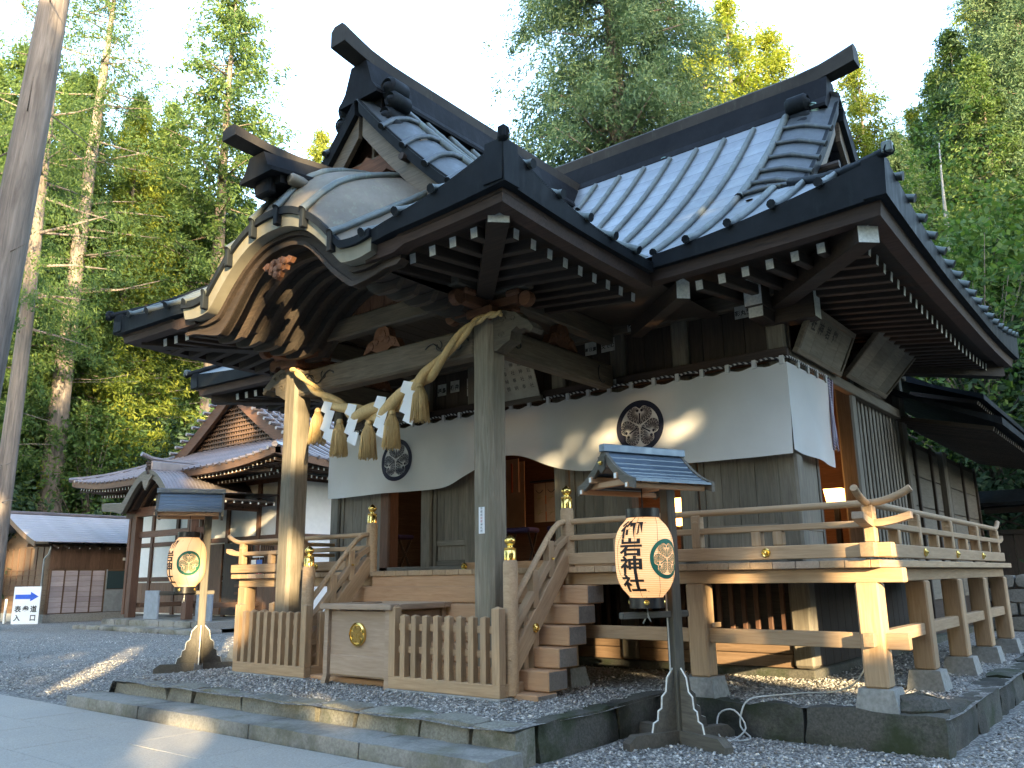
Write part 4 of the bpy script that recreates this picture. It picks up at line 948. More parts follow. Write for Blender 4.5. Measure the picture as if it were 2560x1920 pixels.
m_rope2 = NT('black_white_cord'); _w = m_rope2.n('TexWave', Scale=9., bands_direction='DIAGONAL'); m_rope2.l(m_rope2.vec((1, 1, 1), rand=False), _w.inputs['Vector']); m_rope2.l(m_rope2.ramp(_w.outputs['Fac'], [(.55, (.01, .01, .015)), (.6, (.5, .5, .5))]), m_rope2.b.inputs['Base Color']); m_rope2 = m_rope2.m
MB().tube([(x, 9.90, 4.135 - .012 * math.cos((x + 12.2) / .36 * 2 * math.pi)) for x in lin(-12.2, -3.5, 120)] + [(-3.46, y, 4.135) for y in lin(9.95, 11.45, 8)], .016, 6).build('curtain_cord', m_rope2, cur, smooth=True)
k = 0; x = -12.18
while x < -3.5:
    MB().box(x - .03, x + .03, 9.878, 9.925, 4.04, 4.155, .008).build('curtain_tab', m_cloth, cur); x += .36
for y in (10.25, 10.6, 10.95, 11.3): MB().box(-3.49, -3.445, y - .03, y + .03, 4.04, 4.155, .008).build('curtain_tab', m_cloth, cur)
for cx in (-10.37, -5.57):
    def onc(u, v, cx=cx):
        x = cx + u * .365; z = 3.505 + v * .365; t = (ctop(x) - z) / (ctop(x) - cbot(x)); return cpt(x, t, .006)
    crest('crest', onc, m_navy, cur)
# purple and white tassel cord by the curtain end
m_purp = NT('purple_white_cord'); _w = m_purp.n('TexWave', Scale=16., bands_direction='DIAGONAL'); m_purp.l(m_purp.vec((1, 1, 1), rand=False), _w.inputs['Vector']); m_purp.l(m_purp.ramp(_w.outputs['Fac'], [(.5, (.05, .012, .16)), (.58, (.6, .58, .62))]), m_purp.b.inputs['Base Color']); m_purp = m_purp.m
tc = thing('tassel_cord', 'twisted purple and white cords hanging beside the curtain end', 'cord', (-3.47, 11.47, 3.1))
for k in range(4): MB().tube([(-3.47 + .015 * math.sin(z * 4 + k), 11.40 + .045 * k + .02 * math.sin(z * 5 + 2 * k), z) for z in lin(4.12, 3.12 + .06 * (k % 3), 10)], .02, 6).build('strand', m_purp, tc, smooth=True)
# ------------------------------------------------------------------ straw rope
def strawmat():
    w = NT('rice_straw'); f = w.noise(w.vec((2, 2, 2)), 3., 4, .6); g = w.noise(w.vec((60, 60, 6)), 1.5, 3, .6)
    w.l(w.mix(.4, w.ramp(f, [(.3, (.48, .32, .13)), (.7, (.64, .46, .21))]), w.ramp(g, [(.3, (.34, .21, .07)), (.7, (.74, .55, .27))])), w.b.inputs['Base Color']); w.set(Roughness=.6); w.bump(g, .4, .004); return w.m
m_straw = strawmat()
rope = thing('straw_rope', 'thick twisted straw rope slung between the two porch pillars', 'rope', (XC, 7.0, 3.5))
RP = [(-5.78, 7.12, 4.50), (-6.0, 7.04, 4.47), (-6.24, 7.0, 4.34), (-6.72, 7.0, 3.99), (-6.99, 7.0, 3.83), (-7.33, 7.0, 3.645), (-7.66, 7.0, 3.565), (-8.0, 7.0, 3.575), (-8.25, 7.0, 3.65), (-8.65, 7.0, 3.85), (-9.0, 7.0, 4.06), (-9.45, 7.02, 4.38), (-9.62, 7.06, 4.46)]
def rpos(f):
    f = f * (len(RP) - 1); k = min(int(f), len(RP) - 2); a = RP[max(k - 1, 0)]; b = RP[k]; c = RP[k + 1]; d = RP[min(k + 2, len(RP) - 1)]; t = f - k
    return Vector([.5 * (2 * b[i] + (c[i] - a[i]) * t + (2 * a[i] - 5 * b[i] + 4 * c[i] - d[i]) * t * t + (3 * b[i] - a[i] - 3 * c[i] + d[i]) * t ** 3) for i in range(3)])
rr = lambda f: .024 + .060 * math.sin(math.pi * f) ** 2.2
N = 110; ph = [0]
for i in range(N): ph.append(ph[-1] + 2 * math.pi / N * (4.2 / (.35 + 1.2 * math.sin(math.pi * min(1, (i + .5) / N)))) * 1.35)
for k in range(2):
    P = []; rs = []
    for i in range(N + 1):
        f = i / N; c = rpos(f); t = (rpos(min(1, f + .01)) - rpos(max(0, f - .01))).normalized(); a = t.cross(Vector((0, 1, 0))).normalized(); b = Vector((0, 1, 0)); q = ph[i] + k * math.pi
        P.append(c + (a * math.cos(q) + b * math.sin(q)) * rr(f) * .78); rs.append(rr(f) * .98)
    MB().tube(P, rs, 10).build('rope_strand', m_straw, rope, smooth=True)
def tassel(x, z, h=.46):
    t = MB().lathe([(.001, .03), (.03, .028), (.045, .0), (.045, -.03), (.03, -.045), (.034, -.05)], 14, (x, 6.95, z)).build('tassel', m_straw, rope, smooth=50)
    for n, r0, cnt in ((0, .036, 60), (1, .02, 34)):
        b = MB()
        for j in range(cnt):
            a = 2 * math.pi * j / cnt + random.uniform(-.08, .08); r1 = (.112 if n == 0 else .07) * random.uniform(.85, 1.1); hh = h * random.uniform(.93, 1.03)
            b.tube([(x + r0 * math.cos(a), 6.95 + r0 * math.sin(a), z - .03), (x + (r0 + (r1 - r0) * .6) * math.cos(a), 6.95 + (r0 + (r1 - r0) * .6) * math.sin(a), z - .14), (x + r1 * math.cos(a + .1), 6.95 + r1 * math.sin(a + .1), z - hh)], .0072, 4)
        o = b.build('straw_fringe', m_straw, t, smooth=True); o['kind'] = 'stuff'
for x, z in ((-6.92, 3.80), (-7.40, 3.52), (-7.83, 3.44), (-8.39, 3.53), (-8.85, 3.74)): tassel(x, z)
def shide(x, z, s=.165, lean=.0):
    b = MB(); u = x; v = z; w = s
    pts = []
    for k in range(4):                # four offset folds
        dx = (.07 if k % 2 else -.0) - .02 * k * lean; y = 6.905 - .012 * (k % 2)
        a = (u + dx - w * .5, v - k * .125); b.add([(a[0] + .035, y, a[1] + .035), (a[0] + w + .035, y, a[1] - .045 + .035), (a[0] + w - .035, y, a[1] - .17), (a[0] - .035, y, a[1] - .09)], [(0, 1, 2, 3)])
        b.add([(a[0] + .035, y + .004, a[1] + .035), (a[0] + w + .035, y + .004, a[1] - .045 + .035), (a[0] + w - .035, y + .004, a[1] - .17), (a[0] - .035, y + .004, a[1] - .09)], [(3, 2, 1, 0)])
    return b.build('paper_streamer', m_paper, rope)
for x, z in ((-7.11, 3.86), (-7.58, 3.74), (-8.13, 3.72), (-8.62, 3.82)): shide(x, z - .02)
# ------------------------------------------------------------------ offertory box
box = thing('offertory_box', 'pale wooden offertory box with round gilt crest on its front', 'offertory box', (-7.68, 7.1, .3))
bx0, bx1, by0, by1 = -8.22, -7.16, 6.76, 7.62
bd = bbox('front_panel', bx0 + .03, bx1 - .03, by0, by0 + .035, .40, 1.14, w_box, box); bbox('side_panel', bx0, bx0 + .035, by0 + .04, by1, .40, 1.14, w_box, box); bbox('side_panel', bx1 - .035, bx1, by0 + .04, by1, .40, 1.14, w_box, box); bbox('back_panel', bx0 + .04, bx1 - .04, by1 - .035, by1, .40, 1.14, w_box, box)
bbox('lower_board', bx0 + .05, bx1 - .05, by0 - .02, by0 - .001, .42, .64, w_box, box)
for x in (bx0 + .0, bx1 - .0):
    for y in (by0 - .015, by1):
        MB().prism([(-.04, .30), (.04, .30), (.035, .40), (.035, 1.16), (-.035, 1.16), (-.035, .40)], lambda u, v, w: (x + u + (-.04 if v < .35 and x < -7.7 else 0), w, v), y - .035, y + .03).build('leg', w_box, box)
for q in ((bx0 - .09, bx1 + .09, by0 - .09, by0 + .06), (bx0 - .09, bx1 + .09, by1 - .06, by1 + .09), (bx0 - .09, bx0 + .06, by0 + .062, by1 - .062), (bx1 - .06, bx1 + .09, by0 + .062, by1 - .062)): bbox('lid_frame', *q, 1.16, 1.225, w_box, box)
for k in range(9): bbox('lid_slat', bx0 + .07, bx1 - .07, by0 + .10 + k * .08, by0 + .14 + k * .08, 1.165, 1.205, w_box, box)
for k in range(4): MB().lathe([(.001, 0), (.012, 0), (.012, .012), (.001, .014)], 8, (bx0 - .0, by0 + .1, .56 + .17 * k), axis='x').build('nail_head', m_iron, box)
gc = MB().lathe([(.001, 0), (.135, 0), (.135, .03), (.118, .045), (.112, .03), (.001, .03)], 32, ((bx0 + bx1) / 2, by0, .88), axis='y').build('gilt_crest', m_gold, box, smooth=35)
b = MB(); 
for c in CELLS: b.prism([(u * .13, v * .13) for u, v in c], lambda u, v, w: ((bx0 + bx1) / 2 + u, w, .88 + v), by0 - .038, by0 - .03)
o = b.build('crest_relief', m_goldd, gc); o['kind'] = 'stuff'
# ------------------------------------------------------------------ picket fences beside the box
def fence(label, x0, x1, y, rety, ret_x, n):
    f = thing('picket_fence', label, 'fence', ((x0 + x1) / 2, y, .3)); lo = min(x0, x1)
    def pk(name, px, py, z0, z1, w):
        P = [(-w / 2, -w / 2), (w / 2, -w / 2), (w / 2, w / 2), (-w / 2, w / 2)]; key = (round(z1 - z0, 3), w, 'picket')
        if key not in CACHE:
            h = z1 - z0; vs = [(0, u, v) for u, v in P] + [(h, u, v) for u, v in P] + [(h + w * .25, 0, 0)]
            CACHE[key] = MB().add(vs, [(3, 2, 1, 0), (0, 1, 5, 4), (1, 2, 6, 5), (2, 3, 7, 6), (3, 0, 4, 7), (4, 5, 8), (5, 6, 8), (6, 7, 8), (7, 4, 8)]).mesh('picket', w_new)
        m, _ = frame((px, py, z0), (px, py, z1), (0, 1, 0)); return obj(name, CACHE[key], f, m)
    bbox('base_rail', x0, x1, y - .05, y + .05, .325, .455, w_new, f); MB().box(x0 - .02, x1 + .02, y - .08, y + .08, .26, .325, .01).build('base_stone', m_conc, f)
    for z in (.70, .94): bbox('cross_rail', x0 + .05, x1 - .05, y + .01, y + .05, z, z + .075, w_new, f)
    for x in (x0 + .05, x1 - .05): pk('fence_post', x, y, .455, 1.19, .10)
    for k in range(n): pk('picket', x0 + .05 + (x1 - x0 - .1) * (k + 1) / (n + 1), y - .012, .455, 1.10, .072)
    if rety:
        for rx in ret_x:
            bbox('base_rail', rx - .05, rx + .05, y + .055, rety, .326, .456, w_new, f); MB().box(rx - .08, rx + .08, y + .085, rety + .02, .26, .324, .01).build('base_stone', m_conc, f)
            for z in (.70, .94): bbox('cross_rail', rx - .05, rx - .01, y + .06, rety - .05, z, z + .075, w_new, f)
            pk('fence_post', rx, rety - .05, .456, 1.19, .10)
            for k in range(2): pk('picket', rx + .012, y + .05 + (rety - y - .1) * (k + 1) / 3, .456, 1.10, .072)
    return f
fence('pale wooden picket fence right beside the offertory box', -7.13, -5.52, 6.76, 7.38, (-5.57,), 8)
fence('pale wooden picket fence at the foot of the sunlit left pillar', -10.28, -8.74, 6.86, 7.45, (-8.79, -10.23), 8)
# ------------------------------------------------------------------ lantern stands and paper lanterns
m_lant = NT('lit_lantern_paper'); _g = m_lant.n('TexCoord'); _w = m_lant.n('TexWave', Scale=19., bands_direction='Z'); m_lant.l(_g.outputs['Object'], _w.inputs['Vector'])
_c = m_lant.ramp(_w.outputs['Fac'], [(.1, (.56, .36, .19)), (.5, (.74, .55, .35))]); m_lant.l(_c, m_lant.b.inputs['Base Color']); m_lant.set(Roughness=.8)
_s = m_lant.n('SeparateXYZ'); m_lant.l(_g.outputs['Object'], _s.inputs[0]); 
m_lant.l(m_lant.ramp(_w.outputs['Fac'], [(.1, (.95, .40, .12)), (.5, (1., .52, .21))]), m_lant.b.inputs['Emission Color']); m_lant.b.inputs['Emission Strength'].default_value = .085
m_lant.bump(_w.outputs['Fac'], .4, .006); m_lant = m_lant.m
m_tinroof = roofmat('blue_grey_sheet_roof', (.09, .12, .16), (.15, .19, .24), (.2, .24, .28), .35, metal=.6)
def lantern_stand(label, loc, rz):
    st = thing('lantern_stand', label, 'lantern stand', loc, rz, None); m0 = W[st]
    def loc_(o): 
        W[o] = m0 @ W[o]; o.matrix_basis = W[o]; return o
    B = lambda *a, **k: loc_(bbox(*a, **k))
    po = B('post', -.055, .055, -.055, .055, .02, 2.42, w_stand, st)
    for q in ((-.62, -.06), (.06, .62)):
        for ax in (0, 1):
            m = MB(); P = [(q[0], .0), (q[1], .0), (q[1], .11 if q[1] < .1 else .06), (q[1] - .08 if q[1] > .1 else q[1], .12), (q[0] + .08 if q[0] < -.1 else q[0], .12), (q[0], .06 if q[0] < -.1 else .11)]
            m.prism(P, (lambda u, v, w: (u, w, v)) if ax == 0 else (lambda u, v, w: (w, u, v)), -.05, .05); loc_(m.build('foot', w_stand, st))
    P = [(.05, .12), (.32, .12), (.30, .2), (.25, .22), (.24, .3), (.20, .32), (.19, .42), (.14, .46), (.12, .58), (.05, .66)]
    for a in range(4):
        ca, sa = math.cos(a * math.pi / 2), math.sin(a * math.pi / 2)
        br = MB().prism(P, lambda u, v, w: (u * ca - w * sa, u * sa + w * ca, v), -.02, .02); br = loc_(br.build('foot_bracket', w_stand, st))
        ed = MB(); 
        ed.tube([(u * ca * 1.0 + (.004) * ca, u * sa + .004 * sa, v) for u, v in P[1:]], .008, 5); loc_(ed.build('white_edging', m_white, br))
    B('arm', -.035, .035, -.62, .16, 1.115, 1.175, w_stand, st)
    # little roof, ridge along local y
    z0 = 2.30; Q = lin(0, 1, 9); X = lambda t: .43 * t; Z = lambda t: .34 - .52 * t + .20 * t * t + .02
    y0, y1 = -.74, .20
    for s in (-1, 1):
        for k in range(7):            # overlapping boards
            a, c = k / 7, (k + 1) / 7 + .02
            m = MB().add([(s * X(a), y0, z0 + Z(a)), (s * X(a), y1, z0 + Z(a)), (s * X(c), y1, z0 + Z(c) + .012), (s * X(c), y0, z0 + Z(c) + .012), (s * X(a), y0, z0 + Z(a) - .02), (s * X(a), y1, z0 + Z(a) - .02), (s * X(c), y1, z0 + Z(c) - .008), (s * X(c), y0, z0 + Z(c) - .008)], [(0, 1, 2, 3), (7, 6, 5, 4), (0, 4, 5, 1), (1, 5, 6, 2), (2, 6, 7, 3), (3, 7, 4, 0)])
            loc_(m.build('roof_board', m_tinroof, st))
        m = MB().strip([(s * X(t) * 1.03, y0 - .012, z0 + Z(t) + .015) for t in Q], [(s * X(t) * 1.02, y0 - .012, z0 + Z(t) - .075) for t in Q], [(0, .035, 0)] * 9); loc_(m.build('bargeboard', w_stand, st, smooth=30))
        m = MB().strip([(s * X(t) * 1.03, y1 - .02, z0 + Z(t) + .015) for t in Q], [(s * X(t) * 1.02, y1 - .02, z0 + Z(t) - .075) for t in Q], [(0, .035, 0)] * 9); loc_(m.build('bargeboard', w_stand, st, smooth=30))
        o = beam('purlin', (s * .20, .15, z0 + .10), (s * .20, y0 - .03, z0 + .10), .05, .06, w_step, st, end=m_white); loc_(o)
        o = beam('purlin', (s * .36, .15, z0 - .0), (s * .36, y0 - .03, z0 - .0), .045, .05, w_step, st, end=m_white); loc_(o)
    B('roof_ridge', -.04, .04, y0 - .03, y1 + .03, z0 + .345, z0 + .42, m_tinroof, st)
    B('tie_beam', -.36, .36, y0 + .06, y0 + .11, z0 + .02, z0 + .075, w_step, st); B('tie_beam', -.36, .36, -.03, .03, z0 + .02, z0 + .075, w_step, st)
    m = MB().prism([(-.05, .10), (.05, .10), (.05, -.02), (0, -.06), (-.05, -.02)], lambda u, v, w: (u, w, z0 + .20 + v), y0 - .035, y0 - .014); g = loc_(m.build('gable_pendant', w_stand, st)); loc_(stud(g, (0, y0 - .035, z0 + .24), 'y', .022))
    return st
def lantern(label, loc, rz, spin):
    R_, H = .275, .78; prof_ = []
    for k in range(25):
        t = k / 24; z = (t - .5) * H; r = R_ * (1 - abs(2 * t - 1) ** 3.2) ** .5 if 0 < t < 1 else 0
        prof_.append((max(.155, r), z))
    prof_[0] = (.15, -H / 2); prof_[-1] = (.15, H / 2)
    mw = Matrix.Translation(loc) @ Matrix.Rotation(rz, 4, 'Z')
    la = tag(obj('paper_lantern', MB().lathe(prof_, 40).mesh('paper_lantern', m_lant, True), None, mw), label, 'lantern')
    def rad(z): 
        t = z / H + .5; return max(.155, R_ * max(0., 1 - abs(2 * t - 1) ** 3.2) ** .5)
    def onl(u, v, c, off=.004): r = rad(v) + off; a = c + u / (.35 * R_ + .65 * r); return (r * math.sin(a), -r * math.cos(a), v)
    for nm, z0, z1 in (('top_ring', .365, .45), ('bottom_ring', -.46, -.365)): obj(nm, MB().lathe([(.155, z0), (.16, z0), (.16, z1), (.145, z1), (.145, z0)], 24).mesh(nm, m_black, 40), la, mw)
    for k in range(4):
        a = k * math.pi / 2 + .5; MBs = MB().lathe([(.001, 0), (.026, 0), (.02, .008), (.001, .01)], 10, (0, 0, 0), axis='y'); ob = obj('gilt_boss', MBs.mesh('gilt_boss', m_gold), la, mw @ Matrix.Rotation(a, 4, 'Z') @ Matrix.Translation((0, -.16, -.41)))
    obj('hanging_wire', MB().tube([(0, 0, .36), (0, 0, .72)], .006, 5).mesh('hanging_wire', m_iron), la, mw); obj('tie_cord', MB().tube([(0, 0, -.4), (.01, -.01, -.52), (.05, -.03, -.58), (.0, -.01, -.53), (-.05, 0, -.6)], .007, 5).mesh('tie_cord', m_cord, True), la, mw)
    for k in range(8):
        a = k * math.pi / 4 + .2; obj('paper_seam', MB().tube([onl(a * R_, z, 0, .001) for z in lin(-.36, .36, 15)], .0018, 4).mesh('paper_seam', w_brown), la, mw)
    for k, ch in enumerate('御岩神社'):
        v, f = text2d(ch, .168, .0045); zc = .235 - .160 * k
        b = MB().add([onl(u * 1.45, q + zc, spin, .006) for u, q in v], f); obj('letter', b.mesh('letter', m_ink), la, mw)
    for a in (spin + 1.30,):
        b = MB()
        for c in CELLS + RING: b.add([onl(u * .18, q * .18 - .02, a) for u, q in c], [tuple(range(len(c)))])
        o = obj('crest', b.mesh('crest', m_green), la, mw); o['kind'] = 'stuff'
    return la
s1 = lantern_stand('dark roofed lantern stand in the gravel below the right veranda rail', (-3.86, 7.30, 0), R(-22))
s2 = lantern_stand('sunlit roofed lantern stand beside the left picket fence', (-11.80, 7.24, .20), R(-32))
# lantern hangs in front of each post
def hang(st, rz): 
    m = W[st]; return tuple(m @ Vector((0, -.36, 1.70)))
lantern('glowing paper lantern lettered beside its green crest, below the right veranda rail', tuple(Vector(hang(s1, 0)) + Vector((.03, .02, -.03))), 0, .03)
lantern('glowing paper lantern turned with its green crest forward, beside the left picket fence', tuple(Vector(hang(s2, 0)) + Vector((.10, .05, -.10))), 0, -.16)
# ------------------------------------------------------------------ plaques under the side eaves
def plaque(label, y0, y1, xb, zb, xt, zt, text):
    m, L = frame((xb, y0, zb), (xb, y1, zb)); up = Vector((xt - xb, 0, zt - zb)); h = up.length; z = up / h; x = Vector((0, 1, 0)); y = z.cross(x)
    mw = Matrix(((x.x, y.x, z.x, xb), (x.y, y.y, z.y, y0), (x.z, y.z, z.z, zb), (0, 0, 0, 1))); pl = tag(obj('votive_plaque', None, None, mw), label, 'plaque')
    n = 4
    for k in range(n): obj('board', MB().box(L * k / n + .002, L * (k + 1) / n - .002, -.012, .012, .04, h - .04, .003).mesh('board', w_door), pl, mw)
    for q in ((0, L, h - .07, h), (0, L, 0, .07), (0, .06, .07, h - .07), (L - .06, L, .07, h - .07)): obj('frame', MB().box(q[0], q[1], -.035, .035, q[2], q[3], .006).mesh('frame', w_beam), pl, mw)
    if text:
        for k, ch in enumerate(text):
            v, f = text2d(ch, .17, .002); obj('letter', MB().add([(.25 + .27 * k + u, -.02, h * .66 + q) for u, q in v], f).mesh('letter', m_ink), pl, mw)
    return pl
plaque('grey wooden plaque with faded brush letters leaning by the curtain corner', 10.1, 11.85, -3.44, 4.22, -3.17, 4.80, '社神岩御')
plaque('bare grey wooden plaque leaning out furthest along the side wall', 12.1, 14.15, -3.44, 4.28, -2.82, 4.96, '')
nb = thing('hanging_board', 'pale lettered board tilted out above the curtain behind the right pillar', 'board', (-7.9, 9.6, 4.1))
m_board = flat('pale_board', (.36, .34, .29), .8, var=.15)
bm = Matrix.Translation((-8.05, 9.86, 4.16)) @ Matrix.Rotation(R(22), 4, 'X')
obj('face', MB().box(0, .80, -.012, .012, 0, .92, .004).mesh('face', m_board), nb, bm)
for q in ((-.03, .83, -.05, .03), (-.03, .83, .89, .97)): obj('frame', MB().box(q[0], q[1], -.03, .03, q[2], q[3], .005).mesh('frame', w_beam), nb, bm)
for r_ in range(4):
    for k in range(6): 
        v, f = text2d('奉納御岩神社'[(k + r_) % 6], .075, .0); obj('letter', MB().add([(.71 - .15 * r_ + u, -.016, .80 - .12 * k + q) for u, q in v], f).mesh('letter', m_ink), nb, bm)
# ------------------------------------------------------------------ pilgrims' paper slips pasted on the timbers
def slip(label, c, w, h, txt, ax='y', dark=False):
    """c: middle of the slip; lies on a face looking along -y, +x or down"""
    fn = {'y': lambda u, v, d: (c[0] + u, c[1] - d, c[2] + v), 'x': lambda u, v, d: (c[0] + d, c[1] + u, c[2] + v), 'z': lambda u, v, d: (c[0] + u, c[1] + v, c[2] - d)}[ax]
    b = MB().add([fn(u, v, d) for d in (0, .003) for u, v in ((-w / 2, -h / 2), (w / 2, -h / 2), (w / 2, h / 2), (-w / 2, h / 2))], [(0, 1, 2, 3), (4, 5, 6, 7), (0, 1, 5, 4), (1, 2, 6, 5), (2, 3, 7, 6), (3, 0, 4, 7)])
    s = tag(b.build('paper_slip', m_slip if not dark else m_ink, smooth=False), label, 'paper slip', 'pilgrim slips pasted on the hall timbers')
    n = len(txt); sz = min(w / n * .95, h * .55)
    for k, ch in enumerate(txt):
        v, f = text2d(ch, sz, .004); b = MB().add([fn((k - (n - 1) / 2) * w / n + u, -h * .1 + q, .0045) for u, q in v], f)
        if b.v: b.build('letter', m_ink if not dark else m_slip, s)
    return s
slip('two-column paper slip on the head beam above the tie beam end', (-5.67, 10.018, 5.03), .22, .2, '勝満')
slip('faded paper slip under the head beam, left of the one lettered in script', (-6.42, 10.016, 4.80), .2, .2, '町日庫')
slip('paper slip lettered in flowing script beside the tie beam end', (-6.12, 10.014, 4.80), .23, .2, '文でむ')
slip('paper slips in dark ink by the white bracket end', (-4.03, 10.014, 4.86), .24, .17, '彩丸賀')
slip('small paper slip low on the lintel above the curtain', (-6.05, 9.954, 4.20), .16, .11, '正三')
for x, z, t in ((-9.55, 4.66, '福島'), (-9.25, 4.68, '柳井'), (-8.92, 4.62, '千社'), (-8.78, 4.62, '大塚')):
    slip({'福島': 'paper slip on the dark planks next to the rope, outermost of four', '柳井': 'paper slip on the dark planks, second from the rope', '千社': 'narrow paper slip third from the rope on dark planks', '大塚': 'narrow paper slip nearest the right pillar on dark planks'}[t], (x, 10.128, z), .2 if x < -9 else .11, .2 if x < -9 else .3, t if x < -9 else t[0])
nt = tag(MB().box(-6.14, -6.055, 7.122, 7.130, 1.985, 2.28, .001).build('notice_strip', m_paper), 'narrow white notice strip on the grey pillar front', 'notice')
for k, ch in enumerate('祈願成就御神札所'):
    v, f = text2d(ch, .032, .0); MB().add([(-6.0975 + u, 7.1205, 2.262 - .036 * k + q) for u, q in v], f).build('letter', m_ink if k not in (3, 4) else NT('red_ink%d' % k).set(Base_Color=(.4, .05, .04)).m, nt)
# ------------------------------------------------------------------ inside the hall
m_beige = flat('beige_silk', (.52, .33, .20), .7, var=.1); m_orng = flat('orange_ribbon', (.5, .12, .04), .7)
m_seat = flat('purple_cushion', (.03, .02, .07), .8)
hc = thing('hanging_cloth', 'tall beige cloth panel hanging inside the open middle bay', 'cloth', (-9.6, 12.2, 1.6))
MB().box(-9.82, -9.38, 12.19, 12.2, 2.40, 3.62, .002).build('panel', m_beige, hc); MB().box(-9.8, -9.5, 12.17, 12.185, 3.05, 3.68, .002).build('collar', m_beige, hc); MB().box(-9.68, -9.64, 12.16, 12.168, 3.05, 3.6, .002).build('ribbon', m_orng, hc)
nr = thing('split_banner', 'split beige banner with gold leaves on a black rod inside the hall', 'banner', (-8.6, 11.8, 2.4))
MB().tube([(-8.95, 11.8, 3.16), (-8.2, 11.8, 3.16)], .02, 8).build('rod', m_black, nr)
for x0 in (-8.86, -8.60):
    p = MB().box(x0, x0 + .245, 11.785, 11.79, 2.44, 3.12, .001).build('panel', m_beige, nr); MB().tube([(x0 + .05 + .15 * t, 11.78, 3.0 - .05 * math.sin(math.pi * t)) for t in lin(0, 1, 8)], .006, 5).build('arc_mark', m_ink, p)
    for dz in (2.6, 2.86):
        b = MB(); 
        for k in range(5): b.tube([(x0 + .12, 11.782, dz), (x0 + .12 + .07 * math.cos(k * .9 + .3), 11.782, dz + .06 * math.sin(k * .9 + .3))], .005, 4)
        b.build('leaf_mark', m_goldd, p)
MB().box(-8.615, -8.59, 11.782, 11.79, 2.75, 2.9, .001).build('ribbon', m_orng, nr); MB().box(-8.615, -8.59, 11.782, 11.79, 2.46, 2.62, .001).build('ribbon', m_orng, nr)
def stool(label, x, y, rz):
    s = thing('folding_stool', label, 'stool', (x, y, 1.6), rz, 'folding stools inside the hall'); m0 = W[s]
    obj('seat', MB().box(-.24, .24, -.19, .19, .62, .70, .03).mesh('seat', m_seat), s, m0)
    for sx in (-1, 1):
        for a in (-1, 1): obj('leg', MB().beam((sx * .2, a * .16, .02), (sx * .2, -a * .14, .62), .035, .035).mesh('leg', m_black), s, m0)
    return s
stool('black folding stool in the open bay just right of the grey pillar', -8.5, 10.95, R(8)); stool('black folding stool in the open bay left of centre, by the red post', -11.42, 10.95, R(-5)); stool('black folding stool deeper inside behind the right stair newel', -7.75, 11.1, R(20))
lm = thing('floor_lamp', 'small lit paper lamp glowing inside the side doorway', 'lamp', (-3.98, 12.9, 1.6))
m_glow = NT('lamp_glow').set(Base_Color=(.9, .6, .3), Emission_Color=(1., .42, .10)); m_glow.b.inputs['Emission Strength'].default_value = 1.6; m_glow = m_glow.m
MB().prism([(-.10, 2.53), (.10, 2.53), (.14, 2.74), (-.14, 2.74)], lambda u, v, w: (-3.98 + w * (1 + (v - 2.53)), 12.9 + u, v), -.11, .11).build('shade', m_glow, lm); MB().box(-4.02, -3.94, 12.86, 12.94, 1.60, 2.53, .01).build('stem', m_black, lm)
pl_ = bpy.data.lights.new('lamp_bulb', 'POINT'); pl_.energy = 1.5; pl_.color = (1., .45, .14); pl_.shadow_soft_size = .15; po_ = bpy.data.objects.new('lamp_bulb', pl_); COL.objects.link(po_); po_.location = (-4.3, 12.3, 2.9); po_.parent = lm; po_.matrix_parent_inverse = W[lm].inverted()
lm2 = thing('floor_lamp', 'lit paper lamp deep inside the hall behind the open bays', 'lamp', (-6.4, 12.6, 1.6))
MB().box(-6.52, -6.28, 12.48, 12.72, 2.3, 2.75, .02).build('shade', m_glow, lm2); MB().box(-6.44, -6.36, 12.56, 12.64, 1.6, 2.3, .01).build('stem', m_black, lm2)
pl_ = bpy.data.lights.new('lamp_bulb', 'POINT'); pl_.energy = 5; pl_.color = (1., .5, .2); pl_.shadow_soft_size = .2; po_ = bpy.data.objects.new('lamp_bulb', pl_); COL.objects.link(po_); po_.location = (-6.6, 12.2, 2.9); po_.parent = lm2; po_.matrix_parent_inverse = W[lm2].inverted()
# ------------------------------------------------------------------ small things on the ground
b = MB().lathe([(.001, -.05), (.16, -.04), (.20, .03), (.15, .12), (.001, .16)], 9); b.v = [(x * 1.3 + random.uniform(-.03, .03), y * .8 + random.uniform(-.03, .03), z + random.uniform(-.02, .03)) for x, y, z in b.v]
tag(obj('rock', b.mesh('rock', m_kerbdark), None, Matrix.Translation((-1.98, 8.18, .30)) @ Matrix.Rotation(.5, 4, 'Z')), 'rough grey rock resting beside the corner plinth on the kerb', 'rock')
cp = [(-2.35, 8.2, 1.2), (-2.36, 8.32, .9), (-2.62, 8.6, .5), (-2.95, 8.9, .34), (-3.2, 8.75, .325), (-3.45, 8.3, .325), (-3.48, 8.0, .325), (-3.5, 7.88, .25), (-3.52, 7.86, .1), (-3.38, 7.75, .02), (-3.55, 7.6, .015), (-3.68, 7.7, .06), (-3.72, 7.84, .2), (-3.58, 7.87, .24), (-3.45, 7.82, .1), (-3.5, 7.6, .015), (-3.6, 7.4, .015), (-3.8, 7.34, .02), (-3.88, 7.24, .3), (-3.89, 7.23, 1.0), (-3.9, 7.23, 2.2)]
P = []
for i in range(len(cp) - 1):
    a, b_, c, d = [Vector(cp[min(max(i + k, 0), len(cp) - 1)]) for k in (-1, 0, 1, 2)]
    for t in (0, .25, .5, .75): P.append(.5 * (2 * b_ + (c - a) * t + (2 * a - 5 * b_ + 4 * c - d) * t * t + (3 * b_ - a - 3 * c + d) * t ** 3))
tag(MB().tube(P, .008, 6).build('power_cable', m_cord, smooth=True), 'thin white cable looped on the gravel between kerb and lantern stand', 'cable')
